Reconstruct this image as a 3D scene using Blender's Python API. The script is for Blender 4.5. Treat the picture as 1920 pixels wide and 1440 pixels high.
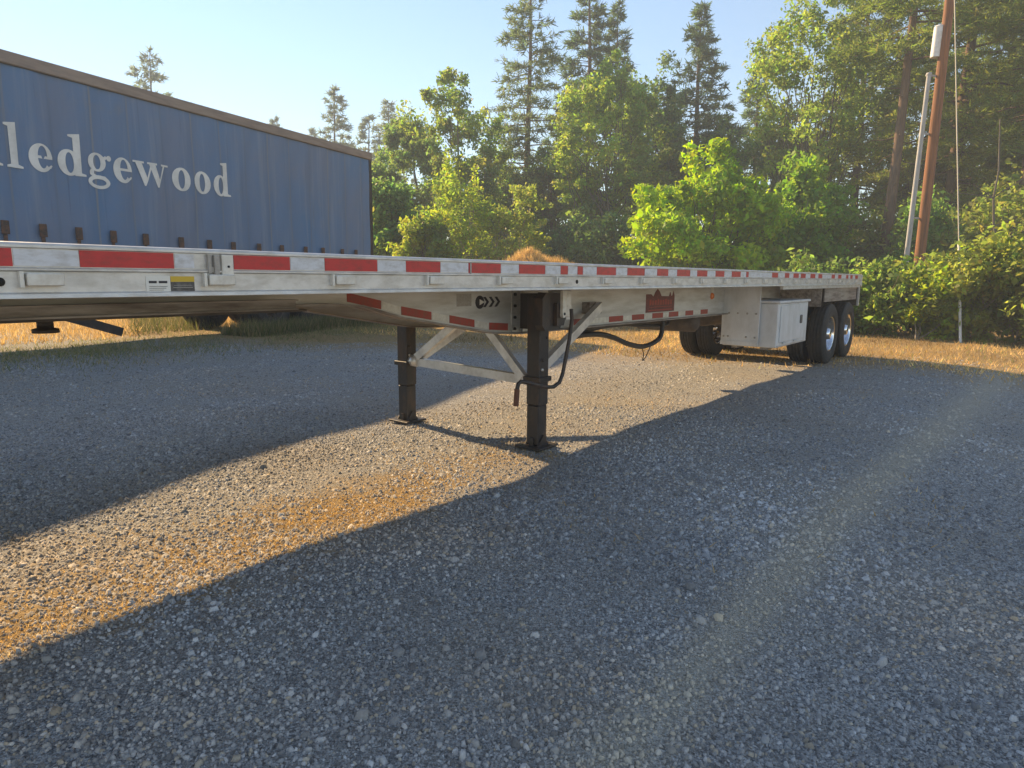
import bpy, math, random
import numpy as np
from mathutils import Vector, Matrix

for o in list(bpy.data.objects): bpy.data.objects.remove(o)
scene = bpy.context.scene
COL = scene.collection
R = math.radians

# ------------------------------------------------------------------ camera
F_PX, PITCH, ROLL, EYE = 1257.86, R(9.069), R(0.504), 1.403
cam_data = bpy.data.cameras.new('camera')
cam = bpy.data.objects.new('camera', cam_data); COL.objects.link(cam)
cam_data.sensor_width = 36.0
cam_data.lens = 36.0 * F_PX / 1920.0
cam_data.clip_start = 0.05; cam_data.clip_end = 3000
cam.matrix_world = Matrix.Translation((0, 0, EYE)) @ Matrix.Rotation(math.pi/2 - PITCH, 4, 'X') @ Matrix.Rotation(ROLL, 4, 'Z')
scene.camera = cam

# ------------------------------------------------------------------ sky, sun, exposure
SUN_EL, SUN_AZ = R(29.1), R(-45.0)          # azimuth clockwise from +Y
world = bpy.data.worlds.new('World'); scene.world = world; world.use_nodes = True
wn = world.node_tree.nodes; wl = world.node_tree.links
sky = wn.new('ShaderNodeTexSky'); sky.sky_type = 'NISHITA'; sky.sun_disc = False
sky.sun_elevation = SUN_EL; sky.sun_rotation = SUN_AZ
sky.altitude = 400; sky.air_density = 1.2; sky.dust_density = 0.0; sky.ozone_density = 1.6
wn['Background'].inputs['Strength'].default_value = 0.082
wl.new(sky.outputs[0], wn['Background'].inputs['Color'])
sd = bpy.data.lights.new('sun', 'SUN'); sd.energy = 4.6; sd.angle = R(0.53); sd.color = (1.0, 0.72, 0.40)
sun = bpy.data.objects.new('sun', sd); COL.objects.link(sun)
to_sun = Vector((math.sin(SUN_AZ)*math.cos(SUN_EL), math.cos(SUN_AZ)*math.cos(SUN_EL), math.sin(SUN_EL)))
sun.rotation_euler = to_sun.to_track_quat('Z', 'Y').to_euler(); sun.location = (-30, 30, 40)
vs = scene.view_settings
vs.view_transform = 'Standard'; vs.look = 'None'; vs.gamma = 1.0; vs.use_curve_mapping = False
vs.exposure = 1.35

# ------------------------------------------------------------------ frames and pixel helpers
TH = R(38.150); RAIL_D = 2.6913                       # flatbed direction, distance of its near rail
D1 = np.array([math.sin(TH), math.cos(TH), 0]); N1 = np.array([-math.cos(TH), math.sin(TH), 0])
def TW(a, n, z=0.0):                                  # flatbed coordinates -> world
    return D1*a + N1*(RAIL_D+n) + np.array([0, 0, z])
def ray(x, y):
    u, v = x-960.0, 720.0-y
    c, s = math.cos(ROLL), math.sin(ROLL)
    u, v = c*u - s*v, s*u + c*v
    return np.array([u, F_PX*math.cos(PITCH)+v*math.sin(PITCH), -F_PX*math.sin(PITCH)+v*math.cos(PITCH)])/F_PX
def at(x, y, Y):                                      # pixel direction at a given depth
    r = ray(x, y); return np.array([0, 0, EYE]) + r*(Y/r[1])

# ------------------------------------------------------------------ mesh helpers
class MB:
    def __init__(s, off=(0, 0, 0)): s.v = []; s.f = []; s.sm = []; s.off = np.array(off, float)
    def add(s, verts, faces, smooth=False):
        b = len(s.v)
        s.v += [tuple(np.array(p, float)-s.off) for p in verts]
        s.f += [tuple(i+b for i in f) for f in faces]; s.sm += [smooth]*len(faces)
    def box(s, x0, x1, y0, y1, z0, z1, bev=0.0):
        if bev <= 0:
            P = [(x, y, z) for x in (x0, x1) for y in (y0, y1) for z in (z0, z1)]
            s.add(P, [(0,1,3,2),(4,6,7,5),(0,4,5,1),(2,3,7,6),(0,2,6,4),(1,5,7,3)])
        else:
            b = bev; P = []
            for z, ins in ((z0, b), (z0+b, 0), (z1-b, 0), (z1, b)):
                X0, X1, Y0, Y1 = x0+ins, x1-ins, y0+ins, y1-ins
                c = b*0.6 if ins == 0 else b*0.3
                P += [(X0+c,Y0,z),(X1-c,Y0,z),(X1,Y0+c,z),(X1,Y1-c,z),(X1-c,Y1,z),(X0+c,Y1,z),(X0,Y1-c,z),(X0,Y0+c,z)]
            Fs = [tuple(range(7,-1,-1)), tuple(range(24,32))]
            for k in range(3):
                for i in range(8):
                    j = (i+1) % 8; Fs.append((k*8+i, k*8+j, k*8+8+j, k*8+8+i))
            s.add(P, Fs)
    def prism(s, prof, axis, t0, t1):                 # 2-D profile extruded along an axis
        def p(q, t):
            return {'x': (t, q[0], q[1]), 'y': (q[0], t, q[1]), 'z': (q[0], q[1], t)}[axis]
        n = len(prof); P = [p(q, t0) for q in prof] + [p(q, t1) for q in prof]
        s.add(P, [tuple(range(n)), tuple(range(2*n-1, n-1, -1))] + [(i, n+i, n+(i+1) % n, (i+1) % n) for i in range(n)])
    def tube(s, pts, rad, seg=8, cap=True):
        pts = [np.array(p, float) for p in pts]; n = len(pts)
        rads = rad if hasattr(rad, '__len__') else [rad]*n
        P = []; prev = None
        for i, p in enumerate(pts):
            t = pts[min(i+1, n-1)] - pts[max(i-1, 0)]; t = t/(np.linalg.norm(t)+1e-12)
            if prev is None:
                h = np.array([0, 0, 1.0]) if abs(t[2]) < .9 else np.array([1.0, 0, 0])
                e1 = np.cross(t, h); e1 /= np.linalg.norm(e1)
            else:
                e1 = prev - t*np.dot(prev, t); e1 /= np.linalg.norm(e1)
            prev = e1; e2 = np.cross(t, e1)
            for k in range(seg):
                w = 2*math.pi*k/seg; P.append(p + rads[i]*(math.cos(w)*e1 + math.sin(w)*e2))
        Fs = [(i*seg+k, i*seg+(k+1) % seg, (i+1)*seg+(k+1) % seg, (i+1)*seg+k) for i in range(n-1) for k in range(seg)]
        s.add(P, Fs, True)
        if cap: s.add(P[:seg], [tuple(range(seg-1, -1, -1))]); s.add(P[-seg:], [tuple(range(seg))])
    def beam(s, A, B, w, h, up=(0, 0, 1)):            # rectangular bar from A to B
        A = np.array(A, float); B = np.array(B, float); t = B-A; t /= np.linalg.norm(t)
        e1 = np.cross(t, np.array(up, float)); e1 /= np.linalg.norm(e1); e2 = np.cross(e1, t)
        P = [c + sx*e1*w/2 + sy*e2*h/2 for c in (A, B) for sx, sy in ((-1,-1),(1,-1),(1,1),(-1,1))]
        s.add(P, [(3,2,1,0),(4,5,6,7)] + [(i, (i+1) % 4, 4+(i+1) % 4, 4+i) for i in range(4)])
    def lathe(s, prof, c, axis='y', seg=32):          # profile (radius, along)
        n = len(prof); P = []
        for k in range(seg):
            w = 2*math.pi*k/seg; cw, sw = math.cos(w), math.sin(w)
            for r, t in prof:
                P.append({'y': (c[0]+r*cw, c[1]+t, c[2]+r*sw), 'x': (c[0]+t, c[1]+r*cw, c[2]+r*sw), 'z': (c[0]+r*cw, c[1]+r*sw, c[2]+t)}[axis])
        s.add(P, [(k*n+i, k*n+i+1, ((k+1) % seg)*n+i+1, ((k+1) % seg)*n+i) for k in range(seg) for i in range(n-1)], True)
    def mesh(s, name, mat):
        me = bpy.data.meshes.new(name); me.from_pydata(s.v, [], s.f); me.update()
        me.polygons.foreach_set('use_smooth', s.sm); me.materials.append(mat)
        import bmesh
        bm = bmesh.new(); bm.from_mesh(me); bmesh.ops.recalc_face_normals(bm, faces=bm.faces); bm.to_mesh(me); bm.free()
        return me
    def build(s, name, mat, parent=None): return link(name, s.mesh(name, mat), parent)
def link(name, me, parent=None, loc=(0, 0, 0), rot=(0, 0, 0)):
    o = bpy.data.objects.new(name, me); COL.objects.link(o); o.parent = parent; o.location = loc; o.rotation_euler = rot
    return o
def empty(name, loc=(0, 0, 0), rz=0.0, parent=None):
    o = bpy.data.objects.new(name, None); COL.objects.link(o); o.location = loc; o.rotation_euler = (0, 0, rz); o.parent = parent
    o.empty_display_size = 0.2
    return o
def tag(o, label=None, cat=None, group=None, kind=None):
    for k, v in (('label', label), ('category', cat), ('group', group), ('kind', kind)):
        if v: o[k] = v
    return o
def np_mesh(name, V, Fq, mat, cols=None, smooth=False):   # V (n,3), Fq (m,k) uniform faces
    me = bpy.data.meshes.new(name); V = np.ascontiguousarray(V, np.float32); Fq = np.ascontiguousarray(Fq, np.int32)
    m, k = Fq.shape
    me.vertices.add(len(V)); me.vertices.foreach_set('co', V.ravel())
    me.loops.add(m*k); me.loops.foreach_set('vertex_index', Fq.ravel())
    me.polygons.add(m); me.polygons.foreach_set('loop_start', np.arange(0, m*k, k, dtype=np.int32))
    me.polygons.foreach_set('loop_total', np.full(m, k, np.int32))
    me.update(calc_edges=True)
    if cols is not None:
        at_ = me.color_attributes.new('Col', 'FLOAT_COLOR', 'POINT')
        c4 = np.ones((len(V), 4), np.float32); c4[:, :3] = cols; at_.data.foreach_set('color', c4.ravel())
    if smooth: me.polygons.foreach_set('use_smooth', np.ones(m, bool))
    me.materials.append(mat)
    return me

# ------------------------------------------------------------------ materials
def new_mat(name):
    m = bpy.data.materials.new(name); m.use_nodes = True
    return m, m.node_tree.nodes, m.node_tree.links, m.node_tree.nodes['Principled BSDF']
def simple(name, col, rough=.5, metal=0.0, col2=None, scale=6.0, stretch=(1, 1, 1), bump=0.0, bscale=40.0, lo=.4, hi=.65, detail=6, spec=None):
    m, N, L, B = new_mat(name)
    B.inputs['Roughness'].default_value = rough; B.inputs['Metallic'].default_value = metal
    if spec is not None: B.inputs['Specular IOR Level'].default_value = spec
    B.inputs['Base Color'].default_value = (*col, 1)
    tc = N.new('ShaderNodeTexCoord')
    if col2 is not None:
        mp = N.new('ShaderNodeMapping'); mp.inputs['Scale'].default_value = stretch
        nz = N.new('ShaderNodeTexNoise'); nz.inputs['Scale'].default_value = scale; nz.inputs['Detail'].default_value = detail
        nz.inputs['Roughness'].default_value = .65
        cr = N.new('ShaderNodeValToRGB'); cr.color_ramp.elements[0].position = lo; cr.color_ramp.elements[1].position = hi
        cr.color_ramp.elements[0].color = (*col, 1); cr.color_ramp.elements[1].color = (*col2, 1)
        L.new(tc.outputs['Object'], mp.inputs[0]); L.new(mp.outputs[0], nz.inputs['Vector'])
        L.new(nz.outputs[0], cr.inputs[0]); L.new(cr.outputs[0], B.inputs['Base Color'])
        mr = N.new('ShaderNodeMapRange'); mr.inputs[3].default_value = max(rough-.1, .03); mr.inputs[4].default_value = min(rough+.15, 1)
        L.new(nz.outputs[0], mr.inputs[0]); L.new(mr.outputs[0], B.inputs['Roughness'])
    if bump > 0:
        nb = N.new('ShaderNodeTexNoise'); nb.inputs['Scale'].default_value = bscale; nb.inputs['Detail'].default_value = 5
        bp = N.new('ShaderNodeBump'); bp.inputs['Strength'].default_value = bump; bp.inputs['Distance'].default_value = .01
        L.new(tc.outputs['Object'], nb.inputs['Vector']); L.new(nb.outputs[0], bp.inputs['Height']); L.new(bp.outputs[0], B.inputs['Normal'])
    return m
M = {}
M['alu'] = simple('weathered_aluminium', (.62, .605, .58), .40, .35, (.40, .37, .32), 3.5, (2.2, 4, 5), .12, 45, lo=.42, hi=.75, detail=9)
M['alu_clean'] = simple('bright_aluminium', (.66, .66, .66), .36, .6, (.46, .45, .44), 7, (1, 1, 1), .05, 80)
M['beam_alu'] = simple('dusty_beam_aluminium', (.62, .605, .57), .5, .3, (.47, .44, .39), 4, (.5, 3, 3), .08, 50)
M['plate'] = simple('pale_plate', (.72, .69, .62), .5, .1, (.58, .53, .45), 20)
M['red'] = simple('red_reflective_tape', (.50, .018, .022), .36, 0, (.30, .03, .025), 9, (2, 2, 4), lo=.45, hi=.72, detail=9)
M['red_dusty'] = simple('dusty_red_tape', (.40, .05, .03), .55, 0, (.28, .08, .05), 25)
M['white_tape'] = simple('white_reflective_tape', (.62, .63, .66), .4, 0, (.42, .40, .38), 9, (2, 2, 4), lo=.45, hi=.75, detail=9)
M['black_steel'] = simple('dark_painted_steel', (.026, .021, .020), .5, 0, (.11, .062, .036), 7, (1, 1, .5), .2, 60, lo=.5, hi=.80, detail=9)
M['under'] = simple('grimy_underframe', (.055, .042, .034), .7, 0, (.10, .075, .055), 8, bump=.1)
M['flange'] = simple('grimy_flange', (.33, .29, .25), .55, .2, (.13, .10, .08), 6, (.4, 3, 3))
M['rubber'] = simple('tyre_rubber', (.018, .018, .018), .75, 0, (.045, .040, .034), 14, bump=.1, bscale=90)
M['rim'] = simple('polished_rim', (.80, .81, .84), .14, 1.0, (.66, .66, .68), 12)
M['dark'] = simple('dark_hole', (.012, .011, .010), .8)
M['box'] = simple('white_box_paint', (.66, .66, .66), .38, 0, (.54, .53, .51), 5, (1, 1, .5), .03, 40)
M['hose'] = simple('black_rubber_hose', (.018, .016, .016), .5)
M['amber'] = simple('amber_lens', (.75, .20, .03), .25)
M['sticker_w'] = simple('white_sticker', (.72, .70, .64), .5)
M['sticker_g'] = simple('grey_sticker', (.40, .37, .33), .6, 0, (.33, .30, .26), 60)
M['sticker_k'] = simple('black_sticker', (.06, .055, .05), .5, 0, (.14, .13, .12), 40)
M['sticker_y'] = simple('yellow_sticker', (.60, .40, .03), .5)
M['ink'] = simple('printed_ink', (.03, .025, .03), .6)
M['maroon'] = simple('faded_maroon_print', (.20, .055, .045), .6, 0, (.13, .05, .04), 30)
def curtain_mat():
    m, N, L, B = new_mat('faded_blue_curtain'); B.inputs['Roughness'].default_value = .62; B.inputs['Specular IOR Level'].default_value = .3
    tc = N.new('ShaderNodeTexCoord')
    def nz(sc, st, det=6, ro=.65, off=0.0):
        mp = N.new('ShaderNodeMapping'); mp.inputs['Scale'].default_value = st; mp.inputs['Location'].default_value = (off, 0, off)
        n = N.new('ShaderNodeTexNoise'); n.inputs['Scale'].default_value = sc; n.inputs['Detail'].default_value = det; n.inputs['Roughness'].default_value = ro
        L.new(tc.outputs['Object'], mp.inputs[0]); L.new(mp.outputs[0], n.inputs['Vector']); return n.outputs[0]
    def rp(v, p0, p1, hi=1.0):
        r = N.new('ShaderNodeMapRange'); r.inputs[1].default_value = p0; r.inputs[2].default_value = p1; r.inputs[4].default_value = hi; L.new(v, r.inputs[0]); return r.outputs[0]
    def mx(f, a, b):
        x = N.new('ShaderNodeMix'); x.data_type = 'RGBA'; L.new(f, x.inputs[0])
        for s_, v in ((6, a), (7, b)):
            if isinstance(v, tuple): x.inputs[s_].default_value = (*v, 1)
            else: L.new(v, x.inputs[s_])
        return x.outputs[2]
    c = mx(rp(nz(.55, (.8, 1, .6)), .35, .65), (.095, .190, .345), (.165, .200, .285))
    c = mx(rp(nz(2.2, (2.6, 1, .10), 5), .52, .72, .55), c, (.26, .30, .36))
    c = mx(rp(nz(3.0, (.9, 1, .7), 8, .75, 4.0), .56, .74, .45), c, (.21, .21, .21))
    c = mx(rp(nz(5.0, (3.0, 1, .12), 4, .6, 9.0), .60, .78, .5), c, (.06, .075, .11))
    L.new(c, B.inputs['Base Color'])
    bp = N.new('ShaderNodeBump'); bp.inputs['Strength'].default_value = .25; bp.inputs['Distance'].default_value = .02
    L.new(nz(3.5, (1.5, 1, .5), 4), bp.inputs['Height']); L.new(bp.outputs[0], B.inputs['Normal'])
    return m
M['curtain'] = curtain_mat()
M['letter'] = simple('cream_print', (.74, .73, .70), .6, 0, (.60, .59, .56), 4)
M['cant'] = simple('brown_grey_cant_rail', (.30, .235, .19), .6, .1, (.21, .165, .14), 4, (.4, 1, 3))
M['strap'] = simple('rusty_buckle', (.05, .036, .032), .7, 0, (.16, .075, .04), 20)
M['pole'] = simple('treated_pole_wood', (.30, .125, .052), .85, 0, (.15, .075, .04), 3.5, (7, 7, .30), .5, 26, lo=.38, hi=.62)
M['grey_pole'] = simple('grey_weathered_pole', (.42, .41, .40), .6, 0, (.30, .29, .28), 5, (3, 3, .4))
M['white_metal'] = simple('white_enamel', (.74, .73, .70), .4, 0, (.62, .58, .52), 8)
M['wire'] = simple('guy_wire', (.42, .38, .30), .6)
M['bark_pine'] = simple('pine_bark', (.10, .062, .042), .9, 0, (.19, .115, .072), 4, (5, 5, .8), .5, 14)
M['bark_grey'] = simple('grey_bark', (.085, .072, .056), .9, 0, (.17, .145, .11), 5, (5, 5, .7), .5, 16)
M['dead'] = simple('dead_wood', (.32, .26, .19), .85, 0, (.22, .17, .12), 6, (4, 4, .6), .3, 20)

def leaf_mat(name, transl=.4, rough=.55):
    m, N, L, B = new_mat(name)
    a = N.new('ShaderNodeAttribute'); a.attribute_name = 'Col'
    hs = N.new('ShaderNodeHueSaturation'); hs.inputs['Value'].default_value = 2.2; hs.inputs['Saturation'].default_value = 1.08
    t = N.new('ShaderNodeBsdfTranslucent'); mx = N.new('ShaderNodeMixShader'); mx.inputs[0].default_value = transl
    B.inputs['Roughness'].default_value = rough; B.inputs['Specular IOR Level'].default_value = .3
    L.new(a.outputs['Color'], B.inputs['Base Color']); L.new(a.outputs['Color'], hs.inputs['Color']); L.new(hs.outputs[0], t.inputs['Color'])
    L.new(B.outputs[0], mx.inputs[1]); L.new(t.outputs[0], mx.inputs[2])
    L.new(mx.outputs[0], N['Material Output'].inputs['Surface'])
    return m
M['leaf'] = leaf_mat('broad_leaf', .55)
M['needle'] = leaf_mat('conifer_needle', .5, .6)
M['straw'] = leaf_mat('dry_straw', .35, .7)
def stone_mat():
    m, N, L, B = new_mat('crushed_stone')
    a = N.new('ShaderNodeAttribute'); a.attribute_name = 'Col'
    tc = N.new('ShaderNodeTexCoord'); nz = N.new('ShaderNodeTexNoise'); nz.inputs['Scale'].default_value = 120; nz.inputs['Detail'].default_value = 4
    mr = N.new('ShaderNodeMapRange'); mr.inputs[3].default_value = .65; mr.inputs[4].default_value = 1.3
    mx = N.new('ShaderNodeMix'); mx.data_type = 'RGBA'; mx.blend_type = 'MULTIPLY'; mx.inputs[0].default_value = 1
    L.new(tc.outputs['Object'], nz.inputs['Vector']); L.new(nz.outputs[0], mr.inputs[0])
    L.new(a.outputs['Color'], mx.inputs[6]); L.new(mr.outputs[0], mx.inputs[7]); L.new(mx.outputs[2], B.inputs['Base Color'])
    B.inputs['Roughness'].default_value = .8; B.inputs['Specular IOR Level'].default_value = .35
    return m
M['stone'] = stone_mat()

def ground_mat():
    m, N, L, B = new_mat('gravel_ground')
    tc = N.new('ShaderNodeTexCoord')
    def noise(sc, det=5, rough=.6, off=(0, 0, 0), st=(1, 1, 1)):
        mp = N.new('ShaderNodeMapping'); mp.inputs['Location'].default_value = off; mp.inputs['Scale'].default_value = st
        n = N.new('ShaderNodeTexNoise'); n.inputs['Scale'].default_value = sc; n.inputs['Detail'].default_value = det; n.inputs['Roughness'].default_value = rough
        L.new(tc.outputs['Object'], mp.inputs[0]); L.new(mp.outputs[0], n.inputs['Vector']); return n.outputs[0]
    def ramp(v, stops):
        r = N.new('ShaderNodeValToRGB'); e = r.color_ramp.elements
        while len(e) < len(stops): e.new(.5)
        for i, (p, c) in enumerate(stops): e[i].position = p; e[i].color = (*c, 1)
        L.new(v, r.inputs[0]); return r.outputs[0]
    def mix(f, a, b, mode='MIX'):
        x = N.new('ShaderNodeMix'); x.data_type = 'RGBA'; x.blend_type = mode
        if isinstance(f, float): x.inputs[0].default_value = f
        else: L.new(f, x.inputs[0])
        for s, v in ((6, a), (7, b)):
            if isinstance(v, tuple): x.inputs[s].default_value = (*v, 1)
            else: L.new(v, x.inputs[s])
        return x.outputs[2]
    def math_(op, a, b=None, clamp=False):
        x = N.new('ShaderNodeMath'); x.operation = op; x.use_clamp = clamp
        for i, v in enumerate((a, b)):
            if v is None: continue
            if isinstance(v, (int, float)): x.inputs[i].default_value = v
            else: L.new(v, x.inputs[i])
        return x.outputs[0]
    vo = N.new('ShaderNodeTexVoronoi'); vo.inputs['Scale'].default_value = 110; L.new(tc.outputs['Object'], vo.inputs['Vector'])
    sp = N.new('ShaderNodeSeparateColor'); L.new(vo.outputs['Color'], sp.inputs[0])
    chips = ramp(sp.outputs[0], [(0, (.20, .196, .19)), (.45, (.39, .38, .365)), (.8, (.50, .49, .47)), (1, (.60, .59, .57))])
    speck_shade = ramp(noise(42, 5, .7, (3, 5, 0)), [(.34, (.55, .55, .55)), (.50, (1, 1, 1)), (.70, (1.15, 1.15, 1.15))])  # clumpy tone; its dark specks paint in the small shadows of stones
    fine = ramp(noise(150, 4, .7), [(.32, (.40, .40, .40)), (.5, (.95, .95, .95)), (.68, (1.35, 1.35, 1.35))])
    grav = mix(1.0, mix(1.0, chips, fine, 'MULTIPLY'), speck_shade, 'MULTIPLY')
    dusty = ramp(noise(.75, 7, .7), [(.40, (0, 0, 0)), (.62, (.9, .9, .9))])
    col = mix(dusty, grav, mix(.5, (.40, .345, .265), grav))
    # zones in flatbed coordinates
    geo = N.new('ShaderNodeNewGeometry'); sx = N.new('ShaderNodeSeparateXYZ'); L.new(geo.outputs['Position'], sx.inputs[0])
    A = math_('ADD', math_('MULTIPLY', sx.outputs[0], float(D1[0])), math_('MULTIPLY', sx.outputs[1], float(D1[1])))
    n0 = math_('ADD', math_('MULTIPLY', sx.outputs[0], float(N1[0])), math_('MULTIPLY', sx.outputs[1], float(N1[1])))
    Nn = math_('SUBTRACT', n0, RAIL_D)
    wob = math_('MULTIPLY', math_('SUBTRACT', noise(.55, 5, .65, (7, 3, 0)), .5), 7.0)
    straw = ramp(noise(26, 6, .7), [(.3, (.21, .14, .065)), (.55, (.43, .29, .13)), (.75, (.55, .40, .20))])
    # far field of dry grass
    far = math_('ADD', math_('MULTIPLY', A, .75), math_('MULTIPLY', math_('MAXIMUM', Nn, -.6), .35))
    f1 = N.new('ShaderNodeMapRange'); f1.inputs[1].default_value = 8.3; f1.inputs[2].default_value = 9.7
    L.new(math_('ADD', far, math_('MULTIPLY', wob, .45)), f1.inputs[0])
    col = mix(f1.outputs[0], col, straw)
    # straw stripe under the flatbed beside its near edge
    near = math_('ABSOLUTE', math_('SUBTRACT', Nn, .50))
    f2 = N.new('ShaderNodeMapRange'); f2.inputs[1].default_value = .55; f2.inputs[2].default_value = .08
    L.new(math_('ADD', near, math_('MULTIPLY', math_('SUBTRACT', noise(1.9, 7, .75, (2, 9, 0)), .5), 2.1)), f2.inputs[0])
    f2a = N.new('ShaderNodeMapRange'); f2a.inputs[1].default_value = 4.6; f2a.inputs[2].default_value = 2.8; L.new(A, f2a.inputs[0])
    f2m = math_('MULTIPLY', math_('MULTIPLY', f2.outputs[0], f2a.outputs[0]), 1.0)
    col = mix(f2m, col, straw)
    # pale streak of light beside the flatbed, painted into the ground colour
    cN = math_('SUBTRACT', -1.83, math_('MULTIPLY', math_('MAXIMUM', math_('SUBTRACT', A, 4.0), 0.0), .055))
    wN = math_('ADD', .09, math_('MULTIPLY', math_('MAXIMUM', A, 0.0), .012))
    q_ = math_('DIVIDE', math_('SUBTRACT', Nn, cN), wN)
    streak_ = math_('POWER', 2.718, math_('MULTIPLY', math_('MULTIPLY', q_, q_), -1.0))
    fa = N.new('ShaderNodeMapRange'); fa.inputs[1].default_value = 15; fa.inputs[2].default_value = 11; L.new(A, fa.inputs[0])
    streak_m = math_('MULTIPLY', math_('MULTIPLY', streak_, fa.outputs[0]), math_('ADD', .15, math_('MULTIPLY', noise(2.5, 6, .7, (5, 5, 0)), 1.1)), True)
    col = mix(streak_m, col, mix(.45, (.62, .53, .37), grav))
    # pale scuffs
    sc = ramp(noise(2.3, 7, .7, (13, 1, 0), (1, 1, 1)), [(.58, (0, 0, 0)), (.74, (.6, .6, .6))])
    col = mix(sc, col, (.44, .43, .415))
    L.new(col, B.inputs['Base Color'])
    B.inputs['Roughness'].default_value = .9; B.inputs['Specular IOR Level'].default_value = .2
    b1 = N.new('ShaderNodeBump'); b1.inputs['Strength'].default_value = .9; b1.inputs['Distance'].default_value = .012; b1.invert = True
    L.new(vo.outputs['Distance'], b1.inputs['Height'])
    b2 = N.new('ShaderNodeBump'); b2.inputs['Strength'].default_value = .8; b2.inputs['Distance'].default_value = .03
    L.new(math_('ADD', math_('MULTIPLY', noise(9, 6, .7), .6), math_('MULTIPLY', noise(42, 5, .7, (3, 5, 0)), .9)), b2.inputs['Height']); L.new(b1.outputs[0], b2.inputs['Normal']); L.new(b2.outputs[0], B.inputs['Normal'])
    return m
M['ground'] = ground_mat()

# ------------------------------------------------------------------ ground
BLUE_PHI = R(24.5)
D2 = np.array([math.sin(BLUE_PHI), math.cos(BLUE_PHI), 0]); N2 = np.array([-D2[1], D2[0], 0])
P1 = np.array([-4.121, 20.086, 0.0]); BK = float(P1 @ N2); BU = float(P1 @ D2)
MOUND = at(1008, 500, 21.5)
def sstep(x, a, b):
    t = np.clip((x-a)/(b-a), 0, 1); return t*t*(3-2*t)
def gz(x, y):
    x = np.asarray(x, float); y = np.asarray(y, float)
    n = x*N1[0] + y*N1[1] - RAIL_D; v = x*N2[0] + y*N2[1] - BK
    z = 0.05*sstep(v, -3.2, -.5) - .09*sstep(-n, 1.5, 2.8)  # second term dips the ground, shaped to carry the flatbed's shadow outward
    z = z + (.010*np.sin(x*1.7+y*.9+.4) + .008*np.sin(y*2.3-x*1.1) + .006*np.sin(x*4.1+1.3)*np.sin(y*3.7))*sstep(np.hypot(x, y), 1.0, 3.0)
    d = np.hypot(x-MOUND[0], (y-MOUND[1])*.8)
    z = z + 1.92*np.exp(-(d/2.2)**3)*(1+.07*np.sin(x*3.1+.5)+.05*np.sin(y*4.3)+.04*np.sin(x*7.1+y*2))
    return z
def axis_coords(c, fine, nf, ratio, far):
    out = [0.0]; st = fine
    while out[-1] < far:
        out.append(out[-1]+st)
        if len(out) > nf: st *= ratio
    p = np.array(out); return np.concatenate([-p[:0:-1], p]) + c
gx = axis_coords(2.0, .22, 60, 1.09, 150); gy = axis_coords(14.0, .22, 70, 1.09, 150)
GX, GY = np.meshgrid(gx, gy, indexing='ij'); GZ = gz(GX, GY)
nx, ny = GX.shape; idx = np.arange(nx*ny).reshape(nx, ny)
Fg = np.stack([idx[:-1, :-1], idx[1:, :-1], idx[1:, 1:], idx[:-1, 1:]], -1).reshape(-1, 4)
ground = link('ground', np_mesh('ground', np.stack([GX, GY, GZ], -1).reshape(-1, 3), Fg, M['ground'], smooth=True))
tag(ground, 'gravel yard with straw coloured dry grass patches', kind='structure')

# ------------------------------------------------------------------ flatbed trailer
AO, NO = 6.5, 1.295
flat = empty('flatbed_trailer', tuple(TW(AO, NO)), math.pi/2-TH)
tag(flat, 'long aluminium flatbed trailer with red and white taped side rail, standing on landing legs', 'trailer')
OFF = (AO, NO, 0)
def fm(): return MB(OFF)
A0, A1, DZ, RH, WID = -.79, 13.88, 1.505, .19, 2.59
RB = DZ-RH
def rail_prof(side):
    y = lambda t: t if side == 0 else WID-t
    RB = DZ-RH if side == 0 else DZ-.140  # far rail, out of view, made thinner to shift the flatbed's shadow edge
    pr = [(y(.012), DZ), (y(.004), DZ-.003), (y(0), DZ-.010), (y(0), DZ-.018), (y(.009), DZ-.021), (y(.009), DZ-.084), (y(0), DZ-.088), (y(0), DZ-.094),
          (y(.012), DZ-.099), (y(.012), RB+.022), (y(.0), RB+.016), (y(-.002), RB+.002), (y(.006), RB), (y(.060), RB), (y(.060), RB+.008), (y(.022), RB+.010), (y(.022), DZ-.035), (y(.10), DZ-.035), (y(.10), DZ)]
    return pr
for side in (0, 1):
    b = fm(); b.prism(rail_prof(side), 'x', A0, A1); rail = b.build('side_rail', M['alu'], flat)
    if side == 0: near_rail = rail
# deck planks
pw = (WID-.20-.004*11)/12
for i in range(12):
    y0 = .102 + i*(pw+.004)
    b = fm(); b.box(A0, A1, y0, y0+pw, DZ-.035, DZ-.002-.002*(i % 2)); b.build('floor_plank', M['alu'], flat)
# cross members (shared)
cmb = MB(); cmb.box(-.03, .03, -WID/2+.065, WID/2-.065, DZ-.047, DZ-.037); cmb.box(-.004, .004, -WID/2+.065, WID/2-.065, DZ-.130, DZ-.047); cmb.box(-.03, .03, -WID/2+.065, WID/2-.065, DZ-.138, DZ-.130)
cme = cmb.mesh('cross_member', M['beam_alu'])
a = A0+.25
while a < A1-.1:
    link('cross_member', cme, flat, (a-AO, 0, 0)); a += .41
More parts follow.
